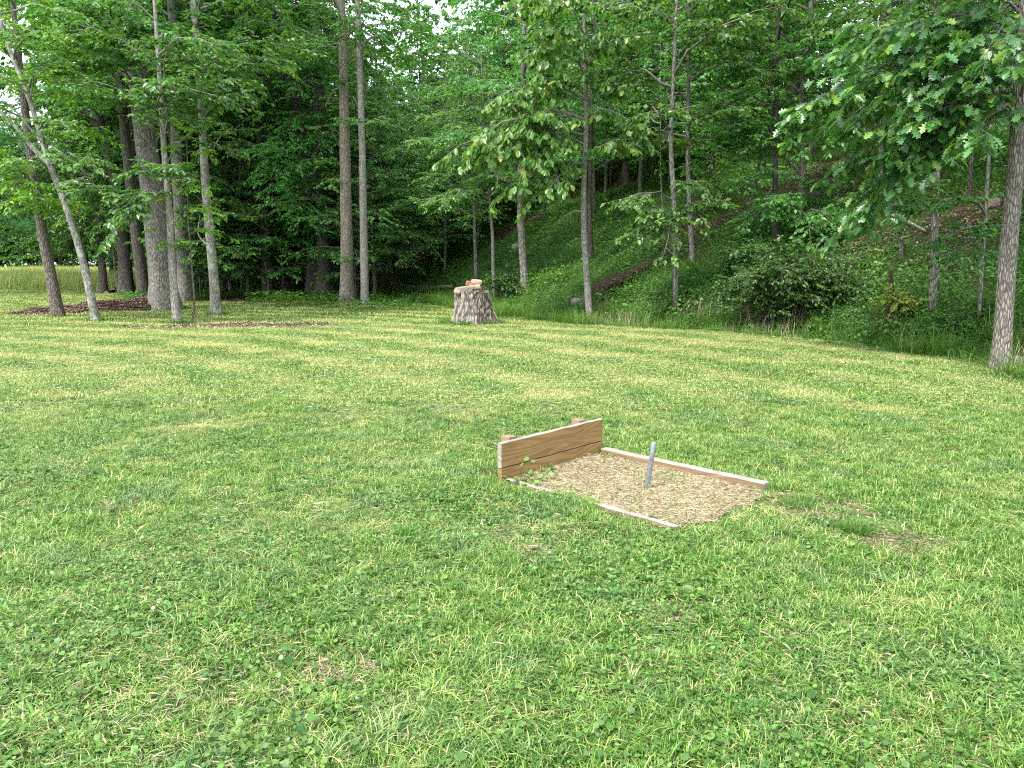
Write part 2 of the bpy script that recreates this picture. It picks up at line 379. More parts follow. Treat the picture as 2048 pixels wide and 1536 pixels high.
def ground_mat(name, kind):
    m, t, out = newmat(name)
    geo = N(t, "ShaderNodeNewGeometry"); pos = geo.outputs['Position']
    fine = noise(t, pos, 30, 4, 0.7)
    if kind == 'lawn':
        g = lawn_colour(t, pos, math_(t, 'MULTIPLY', fine, 0.75))
        g = mix(t, 0.8, g, (0.03, 0.026, 0.015))
        sp = N(t, "ShaderNodeSeparateXYZ"); t.links.new(pos, sp.inputs[0])
        far = math_(t, 'MULTIPLY', math_(t, 'SUBTRACT', sp.outputs[1], 12.0), 0.06); far.node.use_clamp = True
        g2 = lawn_colour(t, pos, fine)
        c = mix(t, far, g, g2)
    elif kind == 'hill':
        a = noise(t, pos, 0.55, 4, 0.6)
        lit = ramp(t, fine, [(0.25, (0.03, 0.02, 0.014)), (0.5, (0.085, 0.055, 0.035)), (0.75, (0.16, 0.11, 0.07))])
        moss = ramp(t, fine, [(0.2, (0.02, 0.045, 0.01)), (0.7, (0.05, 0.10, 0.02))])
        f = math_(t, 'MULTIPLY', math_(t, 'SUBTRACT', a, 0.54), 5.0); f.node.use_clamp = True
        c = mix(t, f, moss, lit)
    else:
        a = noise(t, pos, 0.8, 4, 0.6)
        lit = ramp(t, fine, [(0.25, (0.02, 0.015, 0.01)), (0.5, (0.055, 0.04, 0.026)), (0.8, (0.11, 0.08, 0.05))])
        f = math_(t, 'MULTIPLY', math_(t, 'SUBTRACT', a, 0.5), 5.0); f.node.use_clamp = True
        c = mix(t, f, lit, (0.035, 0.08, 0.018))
    p = N(t, "ShaderNodeBsdfPrincipled"); p.inputs['Roughness'].default_value = 0.95; p.inputs['Specular IOR Level'].default_value = 0.1
    t.links.new(c, p.inputs['Base Color'])
    b = N(t, "ShaderNodeBump"); b.inputs['Strength'].default_value = 0.6; b.inputs['Distance'].default_value = 0.03
    t.links.new(fine, b.inputs['Height']); t.links.new(b.outputs[0], p.inputs['Normal']); t.links.new(p.outputs[0], out.inputs[0])
    return m
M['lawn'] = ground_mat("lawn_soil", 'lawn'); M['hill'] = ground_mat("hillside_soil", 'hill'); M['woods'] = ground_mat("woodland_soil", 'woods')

# ------------------------------------------------------------------ ground
def woods_floor(x, y):
    """1 inside the shaded woodland floor on the flat"""
    e = 28.5 + 1.6 * (fbm(x * 0.25, y * 0.1, 31) - 0.5) * 2
    return (y > e) & (x > -0.49 * y - 0.6) & (foot(x, y) < 0.2)
xs = np.unique(np.r_[np.linspace(-420, -60, 30), np.linspace(-60, -20, 60), np.linspace(-20, 30, 240), np.linspace(30, 80, 70), np.linspace(80, 420, 30)])
ys = np.unique(np.r_[np.linspace(-60, 0, 20), np.linspace(0, 45, 260), np.linspace(45, 110, 100), np.linspace(110, 600, 40)])
GX, GY = np.meshgrid(xs, ys); GZ = Hg(GX, GY)
GV = np.stack([GX, GY, GZ], -1).reshape(-1, 3); nx = len(xs)
ii, jj = np.meshgrid(np.arange(len(ys) - 1), np.arange(nx - 1), indexing='ij')
a = (ii * nx + jj).ravel(); GQ = np.stack([a, a + 1, a + nx + 1, a + nx], 1)
C = GV[GQ].mean(1)
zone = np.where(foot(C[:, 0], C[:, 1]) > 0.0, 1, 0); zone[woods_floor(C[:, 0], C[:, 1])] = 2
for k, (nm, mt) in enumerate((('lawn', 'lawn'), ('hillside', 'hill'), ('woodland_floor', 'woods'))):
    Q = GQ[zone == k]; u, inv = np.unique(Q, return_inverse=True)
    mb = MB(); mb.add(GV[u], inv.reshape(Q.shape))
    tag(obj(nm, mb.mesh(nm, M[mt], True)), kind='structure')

# ------------------------------------------------------------------ scattering of small stuff
def scatter(name, P, sources, rot=None, scl=None, idx=None, label=None, cat=None, parent=None, group=None):
    P = np.asarray(P, float); n = len(P)
    me = bpy.data.meshes.new(name); me.vertices.add(n); me.vertices.foreach_set("co", P.astype(np.float32).ravel())
    if rot is None: rot = np.stack([np.zeros(n), np.zeros(n), rng.random(n) * 6.283], 1)
    if scl is None: scl = rng.uniform(0.8, 1.2, n)
    if idx is None: idx = rng.integers(0, len(sources), n)
    a = me.attributes.new("erot", 'FLOAT_VECTOR', 'POINT'); a.data.foreach_set("vector", np.asarray(rot, np.float32).ravel())
    a = me.attributes.new("escl", 'FLOAT', 'POINT'); a.data.foreach_set("value", np.asarray(scl, np.float32))
    a = me.attributes.new("eidx", 'INT', 'POINT'); a.data.foreach_set("value", np.asarray(idx, np.int32))
    o = obj(name, me, parent)
    g = bpy.data.node_groups.new(name, 'GeometryNodeTree')
    g.interface.new_socket(name="Geometry", in_out='INPUT', socket_type='NodeSocketGeometry')
    g.interface.new_socket(name="Geometry", in_out='OUTPUT', socket_type='NodeSocketGeometry')
    gi = g.nodes.new('NodeGroupInput'); go = g.nodes.new('NodeGroupOutput')
    col = bpy.data.collections.new(name + "_pieces")
    for k, s in enumerate(sources):
        so_ = bpy.data.objects.new("%s_piece_%02d" % (name, k), s); col.objects.link(so_)
    ci = g.nodes.new('GeometryNodeCollectionInfo'); ci.inputs['Collection'].default_value = col
    ci.inputs['Separate Children'].default_value = True; ci.inputs['Reset Children'].default_value = True
    ip = g.nodes.new('GeometryNodeInstanceOnPoints'); ip.inputs['Pick Instance'].default_value = True
    def na(nm, ty):
        q = g.nodes.new('GeometryNodeInputNamedAttribute'); q.data_type = ty; q.inputs[0].default_value = nm; return q.outputs[0]
    g.links.new(gi.outputs[0], ip.inputs['Points']); g.links.new(ci.outputs[0], ip.inputs['Instance'])
    g.links.new(na("eidx", 'INT'), ip.inputs['Instance Index'])
    er = g.nodes.new('FunctionNodeEulerToRotation'); g.links.new(na("erot", 'FLOAT_VECTOR'), er.inputs[0]); g.links.new(er.outputs[0], ip.inputs['Rotation'])
    g.links.new(na("escl", 'FLOAT'), ip.inputs['Scale']); g.links.new(ip.outputs[0], go.inputs[0])
    md = o.modifiers.new("scatter", 'NODES'); md.node_group = g
    tag(o, label, cat, group, 'stuff'); return o

def blades(n, size, h, wd, lean=0.5, mat=0, clump=0, hv=0.35, tone=None, flat=False, mb=None):
    """curved three-segment grass blades on a disc of the given radius"""
    mb = mb or MB()
    r = size * np.sqrt(rng.random(n)); a = rng.random(n) * 6.283
    x = r * np.cos(a); y = r * np.sin(a)
    if clump:
        cx = rng.uniform(-size, size, (clump, 2)); k = rng.integers(0, clump, n)
        q = rng.random(n) < 0.6
        x = np.where(q, cx[k, 0] + rng.normal(0, size * 0.07, n), x); y = np.where(q, cx[k, 1] + rng.normal(0, size * 0.07, n), y)
        ct = rng.random(clump)[k]; ch = rng.uniform(0.7, 1.25, clump)[k]
    else: ct = rng.random(n); ch = np.ones(n)
    hh = h * ch * rng.uniform(1 - hv, 1 + hv, n); ww = wd * rng.uniform(0.7, 1.3, n)
    d = rng.random(n) * 6.283; D = np.stack([np.cos(d), np.sin(d), 0 * d], 1); S = np.stack([-np.sin(d), np.cos(d), 0 * d], 1)
    ln = lean * rng.uniform(0.2, 1.6, n)
    P = np.stack([x, y, np.zeros(n)], 1); U = np.array([0, 0, 1.0])
    if flat:
        P[:, 2] = rng.uniform(0.3, 1.0, n) * h * 0.25
        lv = [(0, 0, 1), (.5, .04, .9), (1, .0, .5)]
        L = wd * 0 + h * rng.uniform(0.5, 1.5, n)
        V = np.stack([P + D * (q * L)[:, None] + U * (zz * L * rng.uniform(0, 3, n))[:, None] + s * S * (ww * wq / 2)[:, None] for q, zz, wq in lv for s in (-1, 1)], 1)
        T = np.array([(0, 1, 3), (0, 3, 2), (2, 3, 5), (2, 5, 4)])
    else:
        lv = [(0, 0, 1), (.45, .18, .85), (.8, .55, .55)]
        V = [P + U * (hh * z * (1 - 0.25 * ln * z))[:, None] + D * (hh * ln * b)[:, None] + s * S * (ww * wq / 2)[:, None] for z, b, wq in lv for s in (-1, 1)]
        V.append(P + U * (hh * (1 - 0.35 * np.minimum(ln, 1.5)))[:, None] + D * (hh * ln)[:, None]); V = np.stack(V, 1)
        T = np.array([(0, 1, 3), (0, 3, 2), (2, 3, 5), (2, 5, 4), (4, 5, 6)])
    m = V.shape[1]
    tn = np.clip(0.5 * ct + 0.75 * rng.random(n) - .12, 0, 1) if tone is None else tone(n)
    mb.add(V.reshape(-1, 3), (T[None] + (np.arange(n) * m)[:, None, None]).reshape(-1, 3), mat, np.repeat(tn, len(T)))
    return mb
def dist_pit(x, y): # inside the straw bed (long axis runs away from the backboard)
    u = (x - PB[0]) * PD[0] + (y - PB[1]) * PD[1]; v = (x - PB[0]) * PW[0] + (y - PB[1]) * PW[1]
    return u, v
# pit frame: backboard foot from left to right, then the two side timbers run towards the viewer's right
BL = on_ground(1003, 968); BR = on_ground(1204, 908)
PW = norm((BR - BL)[:2]); PD = np.array([PW[1], -PW[0]]); PB = BL[:2].copy(); BW = float(np.linalg.norm((BR - BL)[:2]))
print("board width", BW, BL, BR)

# lawn patches
near_src = [blades(n_, 0.30, h_, 0.0037, ln_, clump=18, hv=.55) for n_, h_, ln_ in ((1700, .036, .8), (1800, .03, 1.7), (1500, .042, 1.1), (1700, .027, 2.3), (1500, .034, 1.3))]
near_src = [q.mesh("turf_near", M['grass']) for q in near_src]
tuft_src = [blades(420, 0.2, 0.052, 0.0042, 0.7, clump=6).mesh("turf_tuft", M['grass']) for _ in range(3)]
straw_src = [blades(120, 0.34, 0.038, 0.0018, flat=True, tone=lambda n: rng.random(n)).mesh("clippings", M['straw']) for _ in range(3)]
mid_src = [blades(2600, 0.62, 0.050, 0.0075, 0.9, clump=40).mesh("turf_mid", M['grass']) for _ in range(4)]
far_src = [blades(2600, 1.5, 0.07, 0.018, 1.0, clump=60).mesh("turf_far", M['grass']) for _ in range(3)]
def jgrid(x0, x1, y0, y1, st, jit=0.5):
    X, Y = np.meshgrid(np.arange(x0, x1, st), np.arange(y0, y1, st)); X = X.ravel(); Y = Y.ravel()
    X = X + rng.uniform(-jit, jit, len(X)) * st; Y = Y + rng.uniform(-jit, jit, len(Y)) * st
    return X, Y
def in_lawn(X, Y, mrg=0.0):
    return (foot(X, Y) < mrg) & ~woods_floor(X, Y)
def clear_pit(X, Y, r=0.22):
    u, v = dist_pit(X, Y); return ~((u > -0.05 - r * 0.2) & (u < 1.38 + 0 * r) & (v > 0.08 - r * 0.1) & (v < BW - 0.05 + r * 0.4))
def bare(X, Y): # thin worn ground to the right of the pit
    d = None
    for px, py, r in ((1640, 1020, .17), (1780, 1085, .15), (510, 798, .12), (1683, 812, .13), (770, 885, .1), (1240, 760, .12), (240, 1010, .1), (1050, 1110, .07), (1480, 860, .1), (330, 820, .1), (1010, 1075, .06), (1890, 930, .1), (700, 1330, .05), (1330, 1240, .02), (90, 1120, .07)):
        g_ = on_ground(px, py); q = np.hypot(X - g_[0], (Y - g_[1]) * 1.2) - r - .05
        d = q if d is None else np.minimum(d, q)
    return d
SPOTS = [(510, 798, .14), (1683, 812, .15), (770, 885, .11), (1240, 760, .14), (240, 1010, .1), (1050, 1110, .07), (1480, 860, .1), (330, 820, .12), (1010, 1075, .06), (1890, 930, .1), (700, 1330, .05), (1330, 1240, .03), (90, 1120, .07)]
def view(X, Y, m=0.6): return np.abs(X) < Y * 0.80 + m + 2.2
def z3(X, Y, dz=0.0): return np.stack([X, Y, Hg(X, Y) + dz], 1)
X, Y = jgrid(-8, 8, 1.3, 9.5, 0.27); k = view(X, Y) & clear_pit(X, Y) & in_lawn(X, Y, 0.3) & ~((bare(X, Y) < 0) & (rng.random(len(X)) < 0.85)); X, Y = X[k], Y[k]
u, v = dist_pit(X, Y); edge = (u > -0.35) & (u < 1.7) & (v > -0.3) & (v < BW + 0.3)
scatter("lawn_grass", z3(X, Y), near_src, scl=np.where(edge, 0.6, 0.45 + 1.2 * fbm(X * 1.8, Y * 1.8, 47) + rng.uniform(-.1, .1, len(X))), label="mown green lawn grass around the horseshoe pit", cat="grass")
X, Y = jgrid(-8, 8, 1.3, 10, 0.36); k = view(X, Y) & clear_pit(X, Y, .35) & in_lawn(X, Y) & (fbm(X * 0.9, Y * 0.9, 41) > 0.55) & (bare(X, Y) > 0.05); X, Y = X[k], Y[k]
scatter("grass_tufts", z3(X, Y), tuft_src, label="longer uneven grass tufts in the near lawn", cat="grass")
X, Y = jgrid(-16, 14, 8.8, 21, 0.52); k = view(X, Y) & in_lawn(X, Y, 0.3); X, Y = X[k], Y[k]
scatter("mid_lawn_grass", z3(X, Y), mid_src, label="mown yellow green grass in the middle of the lawn", cat="grass")
X, Y = jgrid(-36, 10, 20, 50, 1.15); k = view(X, Y, 2) & in_lawn(X, Y, 0.2); X, Y = X[k], Y[k]
scatter("far_lawn_grass", z3(X, Y), far_src, label="short lawn grass in front of the trees", cat="grass")
# dry clippings: everywhere a little, thick in curved mown rows further off
X, Y = jgrid(-9, 9, 1.4, 12, 0.33); dn = fbm(X * 0.8 + 4, Y * 0.8, 51); k = view(X, Y) & clear_pit(X, Y, .3) & in_lawn(X, Y) & ((dn > 0.50) | (rng.random(len(X)) < 0.3)); X, Y = X[k], Y[k]
scatter("grass_clippings", z3(X, Y, 0.022), straw_src, label="pale dry grass clippings lying on the lawn", cat="clippings")
M['clip'] = leaf_mat("fresh_clippings", [(0, (0.15, 0.21, 0.05)), (0.5, (0.33, 0.36, 0.13)), (1, (0.56, 0.51, 0.28))], 0.15, 0.6, 0.3, obj_var=.35)
cl2 = [blades(420, 0.62, 0.04, 0.0042, flat=True, tone=lambda n: rng.random(n)).mesh("row_clippings", M['clip']) for _ in range(3)]
X, Y = jgrid(-15, 9, 8.5, 20.5, 0.42, .6)
rr = np.hypot(X + 14, (Y - 2) * 1.0); band = np.sin(rr * 4.6 + 2 * fbm(X * 0.3, Y * 0.3, 61) * 2.2)
k = view(X, Y) & in_lawn(X, Y, -0.2) & (band + 1.6 * (fbm(X * 0.5, Y * 0.5, 62) - 0.5) > 0.1); X, Y = X[k], Y[k]
scatter("mown_rows", z3(X, Y, 0.035), cl2, label="rows of pale clippings left by the mower", cat="clippings")
# clover and ground ivy
def clover_tile(n, size, leaf):
    mb = MB(); r = size * np.sqrt(rng.random(n)); a_ = rng.random(n) * 6.283
    P = np.stack([r * np.cos(a_), r * np.sin(a_), rng.uniform(0.015, 0.05, n)], 1)
    d = rng.random(n) * 6.283; D = np.stack([np.cos(d), np.sin(d), rng.normal(0, 0.35, n)], 1)
    L = leaf * rng.uniform(0.6, 1.35, n)
    add_leaves(mb, P - D * 0.5 * L[:, None], D, L, L * 1.05, 'round', roll=0.28)
    return mb.mesh("clover", M['clover'])
cs = [clover_tile(n_, 0.25, sz) for n_, sz in ((260, .0135), (190, .016), (220, .0145), (90, .019), (20, .024))]
X, Y = jgrid(-6, 5, 1.4, 8.5, 0.24)
cd = fbm(X * 1.5 + 9, Y * 1.5 + 2, 71) + 0.20 * np.exp(-((X + 0.5) ** 2 / 4 + (Y - 3.4) ** 2 / 3)) + .16 * np.exp(-((X + .3) ** 2 / .8 + (Y - 2.1) ** 2 / .3)) - 0.10 * sstep(1.2, 3, X) - 0.12 * sstep(5.5, 8.5, Y)
k = view(X, Y) & clear_pit(X, Y, .1) & (cd > 0.53) & ((cd > .60) | (rng.random(len(X)) < .55)); X, Y = X[k], Y[k]
scatter("clover", z3(X, Y), cs, label="clover and ground ivy patches in the lawn", cat="clover")

# hillside cover
def cover_tile(n, size, leaf, hmax, kind='rhomb', mat='leaf_cover'):
    mb = MB(); r = size * np.sqrt(rng.random(n)); a_ = rng.random(n) * 6.283
    P = np.stack([r * np.cos(a_), r * np.sin(a_), rng.uniform(0.02, hmax, n)], 1)
    d = rng.random(n) * 6.283; D = np.stack([np.cos(d), np.sin(d), rng.normal(-0.1, 0.3, n)], 1)
    L = leaf * rng.uniform(0.6, 1.4, n); add_leaves(mb, P, D, L, L * 0.62, kind, roll=0.4)
    return mb.mesh("cover", M[mat])
cov = [cover_tile(230, 0.6, 0.055, 0.15) for _ in range(3)] + [cover_tile(130, 0.5, 0.085, 0.30) for _ in range(2)]
gras = [blades(240, 0.55, 0.26, 0.012, 1.0, tone=lambda n: 0.5 * rng.random(n)).mesh("hill_grass", M['leaf_cover']) for _ in range(2)]
lit = [cover_tile(190, 0.6, 0.06, 0.04, mat='litter') for _ in range(3)]
X, Y = jgrid(-14, 40, 6, 62, 0.55); s_ = foot(X, Y); k = (s_ > 0.3) & (s_ < 26) & view(X, Y, 2); X, Y, s_ = X[k], Y[k], s_[k]
n1 = fbm(X * 0.30, Y * 0.30, 81); k = n1 + 0.12 * np.exp(-s_ / 5) > 0.35 + 0.006 * s_
def slope_rot(X, Y):
    e = 0.3; gx = (Hg(X + e, Y) - Hg(X - e, Y)) / (2 * e); gy = (Hg(X, Y + e) - Hg(X, Y - e)) / (2 * e)
    return np.stack([np.arctan(gy), -np.arctan(gx), rng.random(len(X)) * 0.0], 1)
Xa, Ya = X[k], Y[k]
scatter("hillside_plants", z3(Xa, Ya), cov + gras, rot=slope_rot(Xa, Ya), label="low green ivy and seedlings covering the wooded slope", cat="ground cover")
k2 = n1 < 0.445; Xa, Ya = X[k2], Y[k2]
scatter("leaf_litter", z3(Xa, Ya, 0.0), lit, rot=slope_rot(Xa, Ya), label="brown fallen leaves between the plants of the slope", cat="leaf litter")
# woodland floor on the flat
X, Y = jgrid(-32, 6, 24, 70, 0.8); k = (woods_floor(X, Y) | ((Y > 24.5) & (X > -12) & (X < 0) & (rng.random(len(X)) < 0.25))) & (foot(X, Y) < 0.4) & view(X, Y, 2); X, Y = X[k], Y[k]
n1 = fbm(X * 0.25, Y * 0.25, 82); Xa, Ya = X[n1 > 0.47], Y[n1 > 0.47]
scatter("woodland_plants", z3(Xa, Ya), cov, scl=rng.uniform(0.9, 1.7, len(Xa)), label="low plants on the shaded woodland floor", cat="ground cover")
Xa, Ya = X[n1 < 0.58], Y[n1 < 0.58]
scatter("woodland_litter", z3(Xa, Ya), lit, label="dark leaf litter under the trees on the left", cat="leaf litter")
# tall grass along the foot of the slope
tg = [blades(120, 0.30, 0.40, 0.009, 0.9, hv=.6, tone=lambda n: 0.95 * rng.random(n)).mesh("tall_grass", M['tall_grass']) for _ in range(3)] + \
     [blades(110, 0.3, 0.26, 0.012, 1.2, tone=lambda n: 0.9 * rng.random(n)).mesh("tall_grass", M['tall_grass'])]
wis = [blades(26, 0.4, 0.5, 0.006, 0.35, tone=lambda n: 0.4 + 0.6 * rng.random(n)).mesh("wisps", M['dry_stems']) for _ in range(3)]
t_ = np.arange(-4, 46, 0.10); n = len(t_); T0 = np.repeat(t_, 3) + rng.uniform(-.1, .1, 3 * n); S0 = rng.uniform(-0.2, 1.25, len(T0)) + .35 * (fbm(T0 * .9, T0 * 0, 95) - .5)
def from_ts(T, S):
    nn = S + np.interp(T, FT, FN); x = NX * nn - NY * T; y = NY * nn + NX * T
    for _ in range(3):
        e = foot(x, y) - S; x = x - NX * e; y = y - NY * e
    return x, y
X, Y = from_ts(T0, S0); k = view(X, Y, 1.5) & (Y > 4); X, Y = X[k], Y[k]
scatter("tall_grass", z3(X, Y), tg, scl=np.clip(1.9 * (fbm(X * .7, Y * .7, 96) - .05), .55, 1.4) * rng.uniform(.6, 1.1, len(X)), label="uncut grass along the foot of the slope", cat="tall grass")
T1 = rng.uniform(0, 40, 190); S1 = rng.uniform(0.0, 1.4, 190); X, Y = from_ts(T1, S1); k = view(X, Y, 1) & (fbm(X * .4, Y * .4, 91) > 0.5); X, Y = X[k], Y[k]
scatter("dry_grass_stems", z3(X, Y), wis, scl=rng.uniform(0.6, 1.2, len(X)), label="thin dry stalks standing in the uncut grass", cat="dry grass")
fol = [cover_tile(110, 0.38, 0.052, 0.34, 'rhomb', 'leaf_cover') for _ in range(3)]
T1 = rng.uniform(-2, 44, 620); S1 = rng.uniform(0.0, 2.4, 620); X, Y = from_ts(T1, S1); k = view(X, Y, 1) & (Y > 5); X, Y = X[k], Y[k]
scatter("creek_weeds", z3(X, Y), fol, scl=rng.uniform(0.6, 1.3, len(X)), label="leafy weeds in the ditch below the slope", cat="weeds")
# hay field far left
fg = [blades(420, 1.3, .78, 0.018, 0.7, hv=.6, tone=lambda n: rng.random(n)).mesh("field", M['field_grass']) for _ in range(3)]
X, Y = jgrid(-75, -16, 43, 96, 1.35); k = (Y > 43.5 + 0.04 * (X + 30)) & (X < -0.46 * Y) & view(X, Y, 4); X, Y = X[k], Y[k]
scatter("field_grass", z3(X, Y), fg, scl=.65 + .7 * fbm(X * .2, Y * .2, 98) + rng.uniform(-.15, .15, len(X)), label="tall pale hay grass in the field beyond the lawn", cat="field grass")

# ------------------------------------------------------------------ crowns
def branch(mb, lv, A, B, leafL, rise=0.12, dens=1.0, twl=0.34, droop=0.35, r0=None, bark=1, sub=3, spread=0.75, k=0, lwr=0.55, flat=0.2):
    """one limb from A to B with side twigs; leaves go into lv (list of P, D, L)"""
    A = np.asarray(A, float); B = np.asarray(B, float); L = np.linalg.norm(B - A)
    if L < 0.2: return
    u = np.linspace(0, 1, 7)[:, None]
    C_ = A * (1 - u) + B * u; C_[:, 2] += (rise * L * 4 * u * (1 - u))[:, 0]
    C_[1:-1] += rng.normal(0, 0.025 * L, (5, 3))
    r0 = r0 or 0.012 + 0.009 * L
    add_tube(mb, C_, np.linspace(r0, 0.004, 7), 5, bark, cap=False)
    nt = max(4, int(L * 5.5 * dens)); tt = np.sort(rng.uniform(0.18, 1.0, nt)); tt[-1] = 1.0
    P0 = np.stack([np.interp(tt, u[:, 0], C_[:, q]) for q in range(3)], 1)
    Td = norm(np.stack([np.interp(tt, u[:, 0], np.gradient(C_[:, q])) for q in range(3)], 1))
    side = np.where(np.arange(nt) % 2 == 0, 1, -1) * rng.uniform(0.6, 1.2, nt); side[-1] = 0
    hor = norm(np.cross(Td, [0, 0, 1.0]))
    Dr = norm(Td * 0.8 + hor * side[:, None] * 1.0 + np.array([0, 0, 1]) * rng.normal(0.0, flat, nt)[:, None])
    tl = L * twl * rng.uniform(0.5, 1.2, nt) * (1.15 - 0.7 * tt) + 0.15
    E0 = P0 + Dr * tl[:, None] - np.array([0, 0, 1]) * (droop * 0.3 * tl)[:, None]
    twig_strips(mb, P0, E0, 0.005, bark)
    # second order
    ns = sub; PP = np.repeat(P0, ns, 0); EE = np.repeat(E0, ns, 0); q = rng.uniform(0.25, 1.0, len(PP))[:, None]
    S0 = PP + (EE - PP) * q; dd = norm(EE - PP); h2 = norm(np.cross(dd, [0, 0, 1.0]))
    sd2 = rng.choice([-1, 1], len(PP))[:, None] * rng.uniform(0.4, 1.3, (len(PP), 1))
    D2 = norm(dd + h2 * sd2 + rng.normal(0, flat, (len(PP), 3))); L2 = np.repeat(tl, ns)[:, None] * rng.uniform(0.25, 0.55, (len(PP), 1)) + 0.08
    S1 = S0 + D2 * L2 - np.array([0, 0, 1]) * droop * 0.35 * L2
    twig_strips(mb, S0, S1, 0.003, bark)
    AA = np.concatenate([P0, S0]); BB = np.concatenate([E0, S1])
    ll = np.linalg.norm(BB - AA, axis=1); nl = np.maximum(3, (ll / leafL * 2.9 * spread).astype(int) + 1)
    ix = np.repeat(np.arange(len(AA)), nl)
    f = rng.random(len(ix)) ** 0.7
    Pl = AA[ix] + (BB[ix] - AA[ix]) * f[:, None]
    dl = norm(BB[ix] - AA[ix]); hl = norm(np.cross(dl, [0, 0, 1.0])); sg = rng.choice([-1, 1], len(ix))[:, None] * rng.uniform(0.4, 1.3, (len(ix), 1))
    Dl = norm(dl * 0.7 + hl * sg + np.array([0, 0, -1]) * (droop * rng.uniform(0.2, 1.9, (len(ix), 1))) + rng.normal(0, 0.15, (len(ix), 3)))
    lv.append((Pl, Dl, leafL * rng.uniform(0.65, 1.3, len(ix))))

def trunk_path(spec):
    """world points of the trunk: base on the ground where the photo has it, then up in the upright plane through it"""
    px = spec['p']; b = on_ground(*px[0]); Yb = b[1]
    P = [b] + [at_y(x, y, Yb + spec.get('tilt', 0) * k) for k, (x, y) in enumerate(px[1:], 1)]
    P = np.array(P); H = spec['H']
    top = P[-1]
    if top[2] - b[2] < H:
        d = (P[-1] - P[-2]) / np.linalg.norm(P[-1] - P[-2]) if len(P) > 1 else np.array([0, 0, 1.0])
        d = norm(d * 0.5 + np.array([0, 0, 0.8]))
        P = np.vstack([P, top + d * (H - (top[2] - b[2]))])
    return b, P, mpp(Yb)

